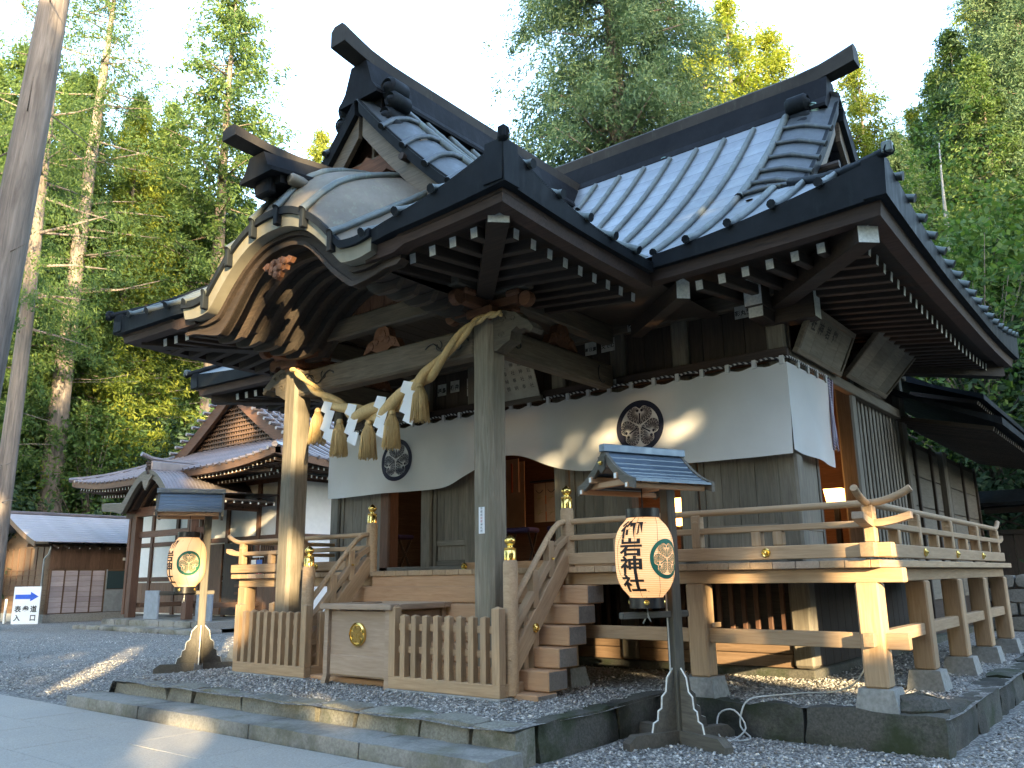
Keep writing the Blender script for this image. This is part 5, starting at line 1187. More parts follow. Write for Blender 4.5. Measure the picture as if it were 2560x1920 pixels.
# ------------------------------------------------------------------ neighbouring hall on the left (bow-gabled entrance)
LX = -27.4; LYF, LHW = 14.8, 6.6
lh = thing('priests_hall', 'brown timber hall with white plaster walls and bow-gabled entrance, left of shrine', 'building', (LX, 17, 0))
lprof = lambda d: .36 * d + .030 * d * d
LU = lambda t: .30 * max(0, 1 - t / 3.5) ** 2
LZ0 = 5.15
lz = lambda x, y: LZ0 + lprof(LHW - abs(x - LX)) + LU(y - LYF) * max(0, 1 - (LHW - abs(x - LX)) / 3)
lf = lambda x, y: LZ0 + lprof(y - LYF) + LU(LHW - abs(x - LX)) * max(0, 1 - (y - LYF) / 3)
LDG = 2.7
b = MB()
for s in (-1, 1): b.grid([[(LX + s * (LHW - d), y, lz(LX + s * (LHW - d), y)) for y in lin(LYF + min(d, LDG), 27, 20)] for d in lin(0, LHW, 16)])
b.grid([[(LX + u * (LHW - d), LYF + d, lf(LX + u * (LHW - d), LYF + d)) for u in lin(-1, 1, 40)] for d in lin(0, LDG + .3, 8)])
lroof = b.build('roof', m_lroof, lh, smooth=40)
def lrib(pts, r=.06, nm='roof_rib'): return MB().tube(pts, r, 6).build(nm, m_lroof, lroof, smooth=50)
x = -LHW + .3
while x < LHW - .2:
    dm = min(LDG + .2, LHW - abs(x)); lrib([(LX + x, LYF + d, lf(LX + x, LYF + max(d, 0)) + .03) for d in lin(-.06, dm, 6)]); x += .36
y = LYF + .4
while y < 26:
    dm = min(LHW, y - LYF) if y < LYF + LDG else LHW
    lrib([(LX + LHW - d, y, lz(LX + LHW - max(d, 0), y) + .03) for d in lin(-.06, dm, 8)]); y += .40
for s in (-1, 1):
    lrib([(LX + s * (LHW - d), LYF + d, lz(LX + s * (LHW - d), LYF + d) + .06) for d in lin(-.08, LDG, 7)], .10, 'hip_rib')
    T = lin(0, 1, 24)
    MB().strip([(LX + s * LHW * (1 - t), LYF, lf(LX + s * LHW * (1 - t), LYF) + .02) for t in T], [(LX + s * LHW * (1 - t), LYF + .02, lf(LX + s * LHW * (1 - t), LYF) - .2) for t in T], [(0, .2, 0)] * 24).build('eave_fascia', w_brown, lroof)
    MB().strip([(LX + s * LHW, LYF + 10 * t, lz(LX + LHW, LYF + 10 * t) + .02) for t in T], [(LX + s * LHW, LYF + 10 * t, lz(LX + LHW, LYF + 10 * t) - .2) for t in T], [(-s * .2, 0, 0)] * 24).build('eave_fascia', w_brown, lroof)
    # barge boards of the high gable
    Q = lin(.05, LHW - LDG + .9, 10); yo = LYF + LDG
    MB().strip([(LX + s * q, yo - .1, LZ0 + lprof(LHW - q) - .02) for q in Q], [(LX + s * q, yo - .1, LZ0 + lprof(LHW - q) - .55) for q in Q], [(0, .15, 0)] * 10).build('bargeboard', w_red, lroof)
    for q in lin(.3, 4.4, 12): MB().tube([(LX + s * q, yo - .35, LZ0 + lprof(LHW - q) + .05), (LX + s * q, yo + .7, LZ0 + lprof(LHW - q) + .05)], .07, 6).build('verge_tile', m_lroof, lroof)
MB().grid([[(LX - LHW + .1 + (2 * LHW - .2) * i / 12, LYF + .1 + 2.2 * j / 3, LZ0 - .17 + .25 * j / 3) for j in range(4)] for i in range(13)]).build('soffit', w_brown, lroof)
MB().grid([[(LX + LHW - .1 - 2.0 * j / 3, LYF + .1 + 10 * i / 12, LZ0 - .172 + .25 * j / 3) for j in range(4)] for i in range(13)]).build('soffit', w_brown, lroof)
x = -LHW + .35
while x < LHW - .2:                   # two tiers of rafters with white ends
    u = LU(LHW - abs(x)); beam('rafter', (LX + x, LYF + 1.2, LZ0 - .16), (LX + x, LYF + .22, LZ0 - .25 + u * .9), .07, .1, w_brown, lroof, end=m_white)
    if abs(x) < 5.9: beam('rafter', (LX + x, LYF + 2.0, LZ0 - .22), (LX + x, LYF + .85, LZ0 - .40 + u * .5), .07, .1, w_brown, lroof, end=m_white)
    x += .22
y = LYF + .5
while y < 20:
    u = LU(y - LYF); beam('rafter', (LX + LHW - 1.2, y, LZ0 - .16), (LX + LHW - .22, y, LZ0 - .25 + u * .9), .07, .1, w_brown, lroof, end=m_white); beam('rafter', (LX + LHW - 2, y + .01, LZ0 - .22), (LX + LHW - .85, y + .01, LZ0 - .40 + u * .5), .07, .1, w_brown, lroof, end=m_white); y += .22
# gable lattice
yg = LYF + LDG + .25; gb = LZ0 + lprof(LDG) - .05; ga = LZ0 + lprof(LHW) - .5
lat = MB().prism([(-4.0, gb), (4.0, gb), (0, ga)], lambda u, v, w: (LX + u, w, v), yg + .05, yg + .1).build('gable_wall', w_dark, lh)
z = gb + .12
while z < ga - .2:
    hw = 4.0 * (ga - z) / (ga - gb) - .1; bbox('gable_lattice_bar', LX - hw, LX + hw, yg - .05, yg - .01, z - .035, z + .035, w_brown, lat, c=.004); z += .17
x = -3.8
while x < 3.85:
    zt = gb + (ga - gb) * (1 - abs(x) / 4.0)
    if zt > gb + .15: bbox('gable_lattice_bar', LX + x - .03, LX + x + .03, yg - .005, yg + .03, gb, zt, w_brown, lat, c=.004)
    x += .16
bbox('gable_sill', LX - 4.2, LX + 4.2, yg - .15, yg + .05, gb - .2, gb + .03, w_brown, lh)
# walls: posts, plaster and latticed windows
WYL, WXR = 16.9, -22.6
wl_ = bbox('front_wall', -33.2, WXR, WYL, WYL + .1, .35, 5.0, m_plaster, lh); bbox('side_wall', WXR - .1, WXR, WYL + .11, 27, .35, 5.0, m_plaster, lh)
for x in (-33.1, -31.3, -29.5, -27.9, -26.2, -24.4, -23.3, WXR): bbox('post', x - .09, x + .09, WYL - .08, WYL + .05, .3, 5.0, w_red, lh)
for y in (18.7, 20.5, 22.3, 24.1): bbox('post', WXR - .05, WXR + .08, y - .09, y + .09, .3, 5.0, w_red, lh)
for z in (2.85, 1.55, 4.75): bbox('wall_rail', -33.2, WXR + .03, WYL - .05, WYL - .001, z, z + .16, w_red, lh); bbox('wall_rail', WXR + .001, WXR + .05, WYL + .1, 26, z, z + .16, w_red, lh)
for x in (-24.25, -25.9, -29.35):
    wdo = bbox('window_recess', x, x + .9 if x > -25 else x + 1.4, WYL - .03, WYL - .01, 1.72, 2.84, m_black, lh)
    n = 7 if x > -25 else 10
    for k in range(n): bbox('window_bar', x + .06 + k * .125, x + .11 + k * .125, WYL - .07, WYL - .035, 1.72, 2.84, w_brown, wdo)
for k in range(24): bbox('wainscot_board', -33.1 + k * .437, -33.1 + k * .437 + .43, WYL - .04, WYL - .005, .4, 1.5, w_brown, lh)
# entrance: bow gable on two columns, stone steps
EX, EY = -26.2, 13.75; EHW = 2.95
def eb(x):
    s = abs(x) / 1.55; c = 1.05 * (1 - s ** 2.0) ** 1.2 if s < 1 else 0; return 4.02 + c * .95 + .05 * max(0, abs(x) - 1.6) 
er = MB().grid([[(EX + x, y, eb(x) + .10 + .04 * (y - EY)) for y in lin(EY, 17.2, 8)] for x in lin(-EHW, EHW, 60)]).build('entrance_roof', m_lroof, lh, smooth=40)
xs = lin(-EHW, EHW, 49)
for k in range(14):
    y = EY + .08 + .13 * k; MB().tube([(EX + x, y, eb(x) + .105 + .04 * (y - EY)) for x in xs[::2]], .018, 4).build('roof_seam', m_lroof, er, smooth=True)
MB().strip([(EX + x, EY, eb(x) + .10) for x in xs], [(EX + x * .98, EY, eb(x) - .16 - .10 * math.exp(-((abs(x) - 1.4) / .6) ** 2)) for x in xs], [(0, .14, 0)] * 49).build('bow_bargeboard', w_stand, er, smooth=30)
MB().strip([(EX + x, EY + .02, eb(x) - .02) for x in xs], [(EX + x, EY + .02, eb(x) - .08) for x in xs], [(0, 2.8, 0)] * 49).build('bow_ceiling', w_dark, er, smooth=30)
for k in range(8): MB().strip([(EX + x, EY + .3 + .3 * k, eb(x) - .07) for x in xs[8:-8]], [(EX + x, EY + .3 + .3 * k, eb(x) - .15) for x in xs[8:-8]], [(0, .08, 0)] * 33).build('ring_rafter', w_brown, er)
P = [(-.42, .12), (-.3, .1), (-.2, .16), (0, .12), (.2, .16), (.3, .1), (.42, .12), (.3, 0), (.2, -.05), (.14, -.2), (0, -.36), (-.14, -.2), (-.2, -.05), (-.3, 0)]
MB().prism(P, lambda u, v, w: (EX + u, w, eb(0) - .22 + v), EY - .05, EY + .02).build('pendant_carving', w_stand, er)
MB().box(EX - .14, EX + .14, EY + .05, EY + 3.2, 5.10, 5.42, .03).build('entrance_ridge', m_lroof, er); MB().tube([(EX, EY - .25, 5.62), (EX, EY + .1, 5.50), (EX, EY + .6, 5.46), (EX, EY + 3.2, 5.46)], .08, 8).build('ridge_roll', m_lroof, er)
scroll(er, (EX, EY + .02, 5.35), 1, 'y', .55, w_dark)
beam('entrance_beam', (EX - 2.35, EY + .7, 3.85), (EX + 2.35, EY + .7, 3.85), .2, .3, w_red, er, end=m_white); bbox('entrance_beam', EX - 2.1, EX + 2.1, EY + .74, EY + .9, 3.0, 3.2, w_red, er)
for s in (-1, 1):
    co = bbox('entrance_column', EX + s * 1.75 - .13, EX + s * 1.75 + .13, EY + .6, EY + .86, .38, 3.7, w_red, lh); beam('column_purlin', (EX + s * 1.75, 17, 3.93), (EX + s * 1.75, EY + .15, 3.93), .16, .24, w_red, er, end=m_white)
    k = 0; y = EY + .5
    while y < 16.8: beam('rafter', (EX + s * 1.9, y, 3.98), (EX + s * (EHW - .05), y, 3.98), .07, .1, w_red, er, end=m_white); y += .3
    bbox('base_rail', EX + s * 1.75 - .3, EX + s * 1.75 + .3, EY + .9, 16.9, .7, .85, w_brown, lh)
bbox('door_leaf', EX - 1.4, EX - .1, 16.75, 16.82, .4, 2.8, w_brown, lh); bbox('door_leaf', EX + .1, EX + 1.4, 16.70, 16.76, .4, 2.8, w_dark, lh)
for k in range(9): bbox('door_slat', EX + .95, EX + 1.35, 16.62, 16.68, .6 + k * .24, .68 + k * .24, w_red, lh)
es = obj('entrance_step', None, lh, Matrix.Translation((EX, EY, 0)))
x = -30.2
while x < -23.4: kstone(x, x + .92, 13.65, 14.7, -.02, .14, m_slab, es, 'step_slab'); x += .93
x = -29.4
while x < -23.6: kstone(x, x + .92, 14.25, 17, .10, .34, m_slab, es, 'step_slab'); x += .93
for x in (-27.2, -24.1):
    n = tag(MB().box(x, x + .85, 14.55, 14.62, .34, 1.25, .01).build('standing_panel', flat('grey_panel%d' % int(-x), (.22, .25, .29), .6)), 'grey standing panel at the entrance of the brown hall, %s' % ('by its left column' if x < -26 else 'by its right column'), 'panel')
# notices on the hall wall
ns = thing('notice_board', 'notice sheets with red and blue prints on the brown hall wall', 'notice', (-24.0, 16.8, 1.5))
m_blue = flat('blue_print', (.05, .14, .45), .6); m_redp = flat('red_print', (.45, .04, .04), .6)
MB().box(-24.55, -23.95, 16.80, 16.815, 2.28, 2.46, .002).build('sheet', m_paper, ns); MB().box(-24.3, -24.0, 16.79, 16.805, 1.85, 2.2, .002).build('sheet', m_blue, ns); MB().box(-24.3, -24.0, 16.79, 16.805, 1.42, 1.75, .002).build('sheet', m_redp, ns); MB().box(-24.6, -24.35, 16.79, 16.805, 1.85, 2.2, .002).build('sheet', m_paper, ns)
# ------------------------------------------------------------------ storehouse far left
sh = thing('storehouse', 'low brown plank storehouse with blue grey metal roof by the trees', 'shed', (-38.5, 17.2, 0))
SX, SX2, SY0, SY1 = -36.0, -41.0, 15.1, 21.5
bbox('wall', SX2, SX, SY0, SY1, .3, 3.0, w_plank, sh, c=.01); MB().box(SX2 - .05, SX + .05, SY0 - .05, SY1, -.05, .32, .02).build('footing', m_conc, sh)
for k in range(20): bbox('upper_board', SX + .002, SX + .03, SY0 + .02 + k * .2, SY0 + .215 + k * .2, 2.1, 3.0, w_brown, sh, c=.004)
lm_ = wood('silvered_shutter_wood', (.33, .29, .30), (.48, .43, .45), samt=.3)
for c in range(4):
    for k in range(8): bbox('shutter_board', SX + .02, SX + .05, SY0 + .12 + c * .55, SY0 + .62 + c * .55, .36 + k * .21, .56 + k * .21, lm_, sh, c=.006)
    bbox('shutter_post', SX + .01, SX + .075, SY0 + .06 + c * .55, SY0 + .115 + c * .55, .34, 2.08, w_brown, sh)
m_glass = NT('dark_window_glass').set(Base_Color=(.03, .05, .05), Roughness=.08).m; m_alu = flat('grey_aluminium', (.30, .33, .34), .5, metal=.3)
for c in range(2):
    y0 = SY0 + 2.35 + c * .95; d = bbox('sliding_door', SX + .02, SX + .05, y0, y0 + .93, .34, 1.25, m_alu, sh); bbox('pane', SX + .015, SX + .04, y0 + .05, y0 + .88, 1.28, 2.02, m_glass, d); bbox('frame', SX + .02, SX + .06, y0, y0 + .05, 1.25, 2.08, m_alu, d); bbox('frame', SX + .02, SX + .06, y0 + .88, y0 + .93, 1.25, 2.08, m_alu, d)
MB().box(SX + .03, SX + .08, SY0 + 3.0, SY0 + 3.35, 2.46, 2.58, .01).build('wall_lamp', m_white, sh)
for k in range(8): bbox('wall_batten', SX2 + .2 + k * .6, SX2 + .26 + k * .6, SY0 - .04, SY0 - .001, .35, 3.0, w_brown, sh)
for k in range(9): bbox('wall_batten', SX2 + .1, SX - .05, SY0 - .03, SY0 - .0015, .45 + k * .2, .49 + k * .2, w_brown, sh)
RX_, RZ_ = -38.5, 4.45; sz = lambda t: RZ_ - 1.45 * t + .28 * t * t - .1 * t
n = 12
for s in (-1, 1):
    for k in range(n):
        a, c = k / n, (k + 1) / n + .01; X0, X1 = RX_ + s * 3.1 * a, RX_ + s * 3.1 * c
        MB().add([(X0, SY0 - .9, sz(a)), (X0, SY1 + .5, sz(a)), (X1, SY1 + .5, sz(c) + .015), (X1, SY0 - .9, sz(c) + .015), (X1, SY1 + .5, sz(c) - .02), (X1, SY0 - .9, sz(c) - .02), (X0, SY0 - .9, sz(a) - .06), (X1, SY0 - .9, sz(c) - .06)], [(0, 1, 2, 3), (3, 2, 4, 5), (0, 3, 7, 6)]).build('roof_course', m_shedroof, sh)
    MB().strip([(RX_ + s * 3.1 * t, SY0 - .92, sz(t) + .0) for t in lin(0, 1.02, 10)], [(RX_ + s * 3.1 * t, SY0 - .92, sz(t) - .2) for t in lin(0, 1.02, 10)], [(0, .05, 0)] * 10).build('bargeboard', w_plank, sh)
    bbox('eave_purlin', RX_ + s * 2.3 - .06, RX_ + s * 2.3 + .06, SY0 - .85, SY1, 2.98, 3.1, w_plank, sh)
MB().prism([(SX2, 3.0), (SX, 3.0), (RX_, 4.25)], lambda u, v, w: (u, w, v), SY0, SY0 + .05).build('gable_wall', w_plank, sh); MB().box(RX_ - .12, RX_ + .12, SY0 - .95, SY1 + .5, RZ_ - .03, RZ_ + .1, .03).build('ridge_cap', m_lroof, sh)
k = 0
while k < 14: beam('rafter', (SX, SY0 + .1 + k * .42, 3.05), (SX + .45, SY0 + .1 + k * .42, 2.93), .05, .07, w_brown, sh, end=m_white); k += 1
sk = MB()
dp = tag(MB().tube([(SX + .25, SY0 - .1, 3.0), (SX + .18, SY0 - .12, 2.7), (SX - .15, SY0 - .14, 2.5), (SX - .15, SY0 - .14, .1)], .04, 8).build('downpipe', m_alu, sh, smooth=True), None, None)
for kx, lab in ((.6, 'x'),):
    tag(MB().box(SX - 1, SX - .9, 14.0, 14.08, 0, .95, .02).build('tap_post', m_white), 'thin white standpipe post beside the arrow sign', 'post')
# arrow sign in front of the storehouse
sg = thing('arrow_sign', 'white board with blue arrow pointing right in front of the storehouse', 'sign', (-35.7, 14.3, 0), R(38))
m0 = W[sg]; obj('board', MB().box(-.53, .53, -.02, .02, .0, 1.42, .006).mesh('board', m_paper), sg, m0); obj('prop', MB().beam((0, .4, 0), (0, .03, 1.2), .06, .04).mesh('prop', m_white), sg, m0)
m_ab = flat('blue_arrow_paint', (.02, .10, .55), .5); obj('arrow', MB().prism([(-.46, .95), (.14, .95), (.14, .86), (.46, 1.04), (.14, 1.22), (.14, 1.12), (-.46, 1.12)], lambda u, v, w: (u, w, v), -.026, -.021).mesh('arrow', m_ab), sg, m0)
for txt, z in (('表参道', .55), ('入 口', .22)):
    n = len(txt)
    for k, ch in enumerate(txt):
        if ch == ' ': continue
        v, f = text2d(ch, .26, .003); obj('letter', MB().add([((k - (n - 1) / 2) * .31 + u, -.023, z + q) for u, q in v], f).mesh('letter', m_ink), sg, m0)
# ------------------------------------------------------------------ roofed board wall behind on the right
bw = thing('roofed_wall', 'dark roofed board wall with crossed lattice behind the veranda end', 'wall', (0, 23.3, 0))
for k in range(20): bbox('board', -3.6 + k * .5, -3.11 + k * .5, 23.25, 23.3, .3, 2.35, w_dark, bw)
MB().box(-3.7, 6.5, 23.1, 23.5, -.05, .3, .03).build('base', m_kerbdark, bw); bbox('sill', -3.65, 6.4, 23.2, 23.35, 2.35, 2.46, w_dark, bw); bbox('head', -3.65, 6.4, 23.2, 23.35, 2.86, 3.0, w_dark, bw)
for k in range(12):
    for s in (-1, 1): beam('lattice_bar', (-3.6 + k * .85 + (0 if s > 0 else .85), 23.28 + .02 * s, 2.46), (-3.6 + k * .85 + (.85 if s > 0 else 0), 23.28 + .02 * s, 2.86), .03, .04, w_dark, bw)
MB().prism([(22.6, 3.0), (22.6, 3.08), (23.28, 3.42), (23.95, 3.08), (23.95, 3.0)], lambda u, v, w: (w, u, v), -4.0, 6.6).build('roof', m_fasc, bw)
# grey masonry seen below the veranda
mb = thing('stone_wall', 'pale stone block wall seen under the side veranda', 'wall', (-3.4, 20.6, .3))
for r_ in range(4):
    for k in range(3): kstone(-3.45 + k * .42 + (.2 if r_ % 2 else 0), -3.05 + k * .42 + (.2 if r_ % 2 else 0), 20.5, 20.8, .3 + r_ * .28, .57 + r_ * .28, m_conc, mb, 'block')
# ------------------------------------------------------------------ trees
def leaves(C, D, n, ln, wd, spread, r, tone_s, out=None):
    """rhombic leaf sprays: C centres, D main directions, n leaves per spray"""
    N = len(C); C = np.repeat(C, n, 0); D = np.repeat(D, n, 0); ts = np.repeat(tone_s, n)
    M_ = len(C); P = C + r.normal(0, 1, (M_, 3)) * spread
    d = D + r.normal(0, .55, (M_, 3)); d /= np.linalg.norm(d, axis=1)[:, None]
    s = np.cross(d, r.normal(0, 1, (M_, 3))); s /= np.linalg.norm(s, axis=1)[:, None]
    L = r.uniform(*ln, M_)[:, None]; w = r.uniform(*wd, M_)[:, None]
    V = np.stack([P - d * L * .5, P + s * w * .5, P + d * L * .5, P - s * w * .5], 1)
    t = np.clip(ts + r.normal(0, .13, M_), 0, 1)
    return V.reshape(-1, 3), np.arange(M_ * 4).reshape(-1, 4), np.repeat(t, 4)
def trunk_mesh(name, H, r0, mat, r, lean=.3, limbs=(), flare=1.35):
    n = 14; P = []; R_ = []
    a, b = r.uniform(-lean, lean, 2)
    for i in range(n + 1):
        t = i / n; P.append((a * t * t + .12 * math.sin(t * 5 + a), b * t * t + .1 * math.sin(t * 4 + b), H * t - .4)); R_.append(max(.02, r0 * (1 - t) ** .75 * (flare if i == 0 else 1.08 if i == 1 else 1)))
    m = MB().tube(P, R_, 12)
    for (p, q, rr_) in limbs:
        p, q = np.array(p), np.array(q); mid = (p + q) / 2 + np.array((0, 0, r.uniform(-.25, .15))) * np.linalg.norm(q - p) * .25; m.tube([tuple(p), tuple(mid), tuple(q)], [rr_, rr_ * .65, rr_ * .2], 5)
    return m.mesh(name, mat, True)
def conifer(seed, H, cb, rmax, nb, mat, droop=.25, r0=.4, n_leaf=8, dens=3.4, bark_=None, lf_=((.16, .40), (.045, .11), .17)):
    r = np.random.default_rng(seed); C = []; D = []; T = []; limbs = []
    for i in range(nb):
        f = r.random() ** .85; h = cb + (H - cb) * f; az = i * 2.4 + r.normal(0, .4)
        L = (rmax * ((1 - f) ** .75) * (.55 + .45 * min(1, (f + .15) / .3)) + .25) * r.uniform(.6, 1.15)
        o = np.array((math.cos(az), math.sin(az), 0)); base = np.array((0, 0, h)); up = r.uniform(-.05, .35)
        k = max(3, int(L * dens * r.uniform(.6, 1.2))); t0 = r.uniform(.55, 1.0)
        for u in np.linspace(.28, 1, k):
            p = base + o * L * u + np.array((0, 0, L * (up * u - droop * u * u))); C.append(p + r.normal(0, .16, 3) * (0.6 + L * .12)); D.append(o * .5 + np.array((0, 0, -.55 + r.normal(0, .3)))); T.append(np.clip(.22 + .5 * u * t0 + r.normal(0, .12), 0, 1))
        if i % 3 == 0: limbs.append((base, base + o * L * .85 + np.array((0, 0, L * (up * .85 - droop * .7))), .018 + .012 * L))
    for i in range(int(nb * .05)):      # bare dead limbs under the crown
        h = cb * r.uniform(.45, 1.05); az = r.uniform(0, 6.28); L = r.uniform(.6, rmax * .8); limbs.append(((0, 0, h), (L * math.cos(az), L * math.sin(az), h + L * r.uniform(-.35, .1)), .02))
    V, F, t = leaves(np.array(C), np.array(D), n_leaf, lf_[0], lf_[1], lf_[2], r, np.array(T))
    return np_mesh('crown', V, F, mat, t), trunk_mesh('trunk', H * .97, r0, bark_ or b_cedar, r, limbs=limbs)
def broad(seed, H, cb, rx, n_cl, mat, ln=(.10, .24), wd=(.07, .16), per=26, flat_=.5, r0=.16, bark_=None, size=.55):
    r = np.random.default_rng(seed); C = []; D = []; T = []; limbs = []
    for i in range(n_cl):
        a = r.uniform(0, 6.28); q = r.random() ** .5; f = r.random(); h = cb + (H - cb) * f; w = rx * q * (1 - abs(f - .45) ** 1.6 * 1.5) 
        c = np.array((math.cos(a) * w, math.sin(a) * w, h)); t0 = r.uniform(.25, .8)
        for k in range(per): C.append(c + r.normal(0, 1, 3) * np.array((size, size, size * flat_))); D.append(np.array((math.cos(a), math.sin(a), -.2)) + r.normal(0, .4, 3)); T.append(t0)
        if i % 3 == 0: limbs.append(((0, 0, cb * .7 + (h - cb) * .4), tuple(c), .03))
    V, F, t = leaves(np.array(C), np.array(D), 2, ln, wd, .10, r, np.array(T))
    return np_mesh('crown', V, F, mat, t), trunk_mesh('trunk', H * .8, r0, bark_ or b_cedar, r, limbs=limbs)
FINE = ((.12, .30), (.035, .08), .16)
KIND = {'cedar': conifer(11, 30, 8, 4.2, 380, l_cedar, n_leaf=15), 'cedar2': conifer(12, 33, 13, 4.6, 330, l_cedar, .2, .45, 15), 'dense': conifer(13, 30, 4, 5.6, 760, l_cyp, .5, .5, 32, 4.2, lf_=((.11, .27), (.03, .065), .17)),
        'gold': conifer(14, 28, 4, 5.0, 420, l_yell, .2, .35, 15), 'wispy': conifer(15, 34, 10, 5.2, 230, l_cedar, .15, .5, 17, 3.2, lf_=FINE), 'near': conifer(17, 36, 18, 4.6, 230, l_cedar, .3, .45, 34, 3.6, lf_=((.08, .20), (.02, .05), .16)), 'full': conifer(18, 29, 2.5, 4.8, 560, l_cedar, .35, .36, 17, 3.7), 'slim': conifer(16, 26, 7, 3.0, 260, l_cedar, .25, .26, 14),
        'maple': broad(21, 8.5, 3.0, 3.8, 150, l_broad, flat_=.22, size=.6), 'bush': broad(22, 3.2, .3, 1.7, 70, l_dark, (.14, .34), (.06, .13), 22, .8, .05), 'laurel': broad(23, 5.5, .6, 2.4, 110, l_dark, (.16, .36), (.06, .13), 22, .8, .08), 'young': broad(24, 9, 1.5, 2.8, 150, l_broad, (.12, .3), (.07, .15), 24, .7, .1),
        'pale': (broad(25, 15, 8, 2.4, 60, l_broad, size=.6)[0], trunk_mesh('trunk', 15, .22, b_pale, np.random.default_rng(5), .5))}
NAMES = {'full': 'cedar_tree', 'near': 'cedar_tree', 'cedar': 'cedar_tree', 'cedar2': 'cedar_tree', 'dense': 'cypress_tree', 'gold': 'sun_tinted_tree', 'wispy': 'cedar_tree', 'slim': 'cedar_tree', 'maple': 'maple_tree', 'bush': 'shrub', 'laurel': 'shrub', 'young': 'broadleaf_tree', 'pale': 'pale_barked_tree'}
def tree(kind, x, y, s, label, group=None, rz=None, tw=1.0, lean=0.0):
    m = Matrix.Translation((x, y, gz(x, y) - .05)) @ Matrix.Rotation(lean, 4, Vector((-.62, .78, 0))) @ Matrix.Rotation(random.uniform(0, 6.28) if rz is None else rz, 4, 'Z') @ Matrix.Diagonal((s * tw, s * tw, s, 1))
    t = tag(obj(NAMES[kind], None, None, m), label, 'shrub' if NAMES[kind] == 'shrub' else 'tree', group); c, tr = KIND[kind]
    obj('crown', c, t, m); obj('trunk', tr, t, m); return t
tree('near', -19.2, 5.93, 1.02, 'massive bare cedar trunk leaning over the gravel edge', rz=.3, lean=R(3))
tree('wispy', -31.96, 11.55, .95, 'cedar with flared roots in front of the storehouse gable', rz=1., tw=.75)
tree('wispy', -44.3, 18.4, 1.2, 'tall sun-flecked cedar rising behind the storehouse roof ridge', rz=4., tw=1.05)
tree('cedar2', -46.0, 27.4, 1.3, 'tall full cedar between the storehouse and the bow-gabled hall', rz=.8, tw=1.15)
tree('slim', -48.5, 25.9, 1.0, 'pale slim trunk with lit band seen left of the lattice gable', rz=1.5)
tree('slim', -49.5, 27.8, .95, 'second pale slim trunk seen left of the lattice gable', rz=3.5)
tree('dense', -17.5, 30.2, 1.4, 'huge dense dark green cypress towering behind the meeting ridges', rz=.5, tw=1.0)
tree('gold', -18.3, 46.5, 1.15, 'bright yellow green tree right of the huge cypress', rz=.2, tw=1.25)
tree('gold', -22.5, 48.5, 1.08, 'smaller yellow green tree tucked against the huge cypress', rz=1.2, tw=1.2)
tree('gold', -46.3, 35.6, 1.12, 'small golden tree glowing above the bow ridge', rz=2.)
tree('gold', -18.2, 42.2, 1.02, 'yellow green tree nearest behind the main ridge', rz=3.1, tw=1.2)
tree('gold', -16.2, 48.4, 1.05, 'yellow green tree beside the upswept ridge end', rz=4.4, tw=1.25)
tree('gold', -10.4, 44.8, .86, 'golden green tree with the highest top beyond the right gable', rz=.7, tw=1.1)
tree('gold', -13.3, 48.2, .74, 'golden green tree just right of the ridge end gap', rz=1.9, tw=1.2)
for k, (x, y, s_) in enumerate([(-44.5, 13.2, .95), (-47, 19.0, 1.05), (-50.5, 23.8, 1.1), (-55, 28, 1.1), (-51.5, 31.5, 1.0), (-54.5, 37.5, .85), (-49.8, 36.4, .72), (-58, 33.5, 1.0)]):
    tree('full', x, y, s_, 'full-crowned green cedar with branches down to the undergrowth, behind storehouse and brown hall', 'full-crowned cedars behind the storehouse')
for k, (x, y, s_) in enumerate([(-9.6, 41.5, .50), (-7.2, 42.5, .62), (-4.6, 37.0, .72), (-2.4, 40.5, .85), (-12.6, 45.5, .48)]):
    tree('full', x, y, s_, 'full-crowned green cedar in front of the golden trees beyond the right eaves', 'full-crowned cedars beyond the right eaves', tw=1.15)
G1 = 'forest cedars on the slope behind the storehouse'; L1 = 'cedar of the sunlit forest on the slope behind the storehouse'
for k, (x, y, s) in enumerate([(-46, 15, 1.0), (-47.4, 22.3, 1.05), (-51.5, 26.6, 1.0), (-54.2, 30.6, .95), (-57.8, 36.2, .85), (-63.4, 29.7, 1.1), (-57.9, 22.1, 1.15), (-60.8, 25.7, 1.0), (-53.5, 34.6, .85), (-52, 15, 1.1), (-66, 22, 1.1), (-70, 33, 1.1), (-62, 38, .8), (-56, 40, .72), (-75, 26, 1.2), (-68, 40, .8), (-60, 17, 1.2)]):
    kd = ['cedar', 'gold', 'cedar2', 'gold', 'cedar', 'gold'][k % 6]; tree(kd, x, y, s, 'forest tree on the slope behind the storehouse, sunlit yellow put into its leaf colour' if kd == 'gold' else L1, 'sun-tinted trees behind the storehouse' if kd == 'gold' else G1, tw=1.1)
G2 = 'forest trees on the slope behind the right eaves'; L2 = 'green conifer of the slope behind the right eaves'; L3 = 'golden conifer of the slope behind the right eaves'
for k, (x, y, s, kd) in enumerate([(-12.2, 42.1, .50, 'cedar'), (-11.8, 47.5, .66, 'gold'), (-8.4, 39.1, .52, 'dense'), (-8.0, 46.3, .72, 'gold'), (-5.6, 38.6, .66, 'cedar'), (-4.0, 43.8, .9, 'gold'), (-14.6, 57.8, .55, 'gold'), (-11.5, 60.9, .7, 'gold'), (-7, 54, .7, 'cedar2'), (-6.8, 34.5, .55, 'dense'), (-3.6, 34.0, .62, 'cedar'), (-9.8, 36.0, .45, 'dense'), (-2, 37, .9, 'dense'), (-10.2, 52, .6, 'gold'), (-1, 48, 1, 'cedar')]):
    tree(kd, x, y, s, L3 if kd == 'gold' else L2, G2 if kd != 'gold' else 'golden trees behind the right eaves', tw=1.15)
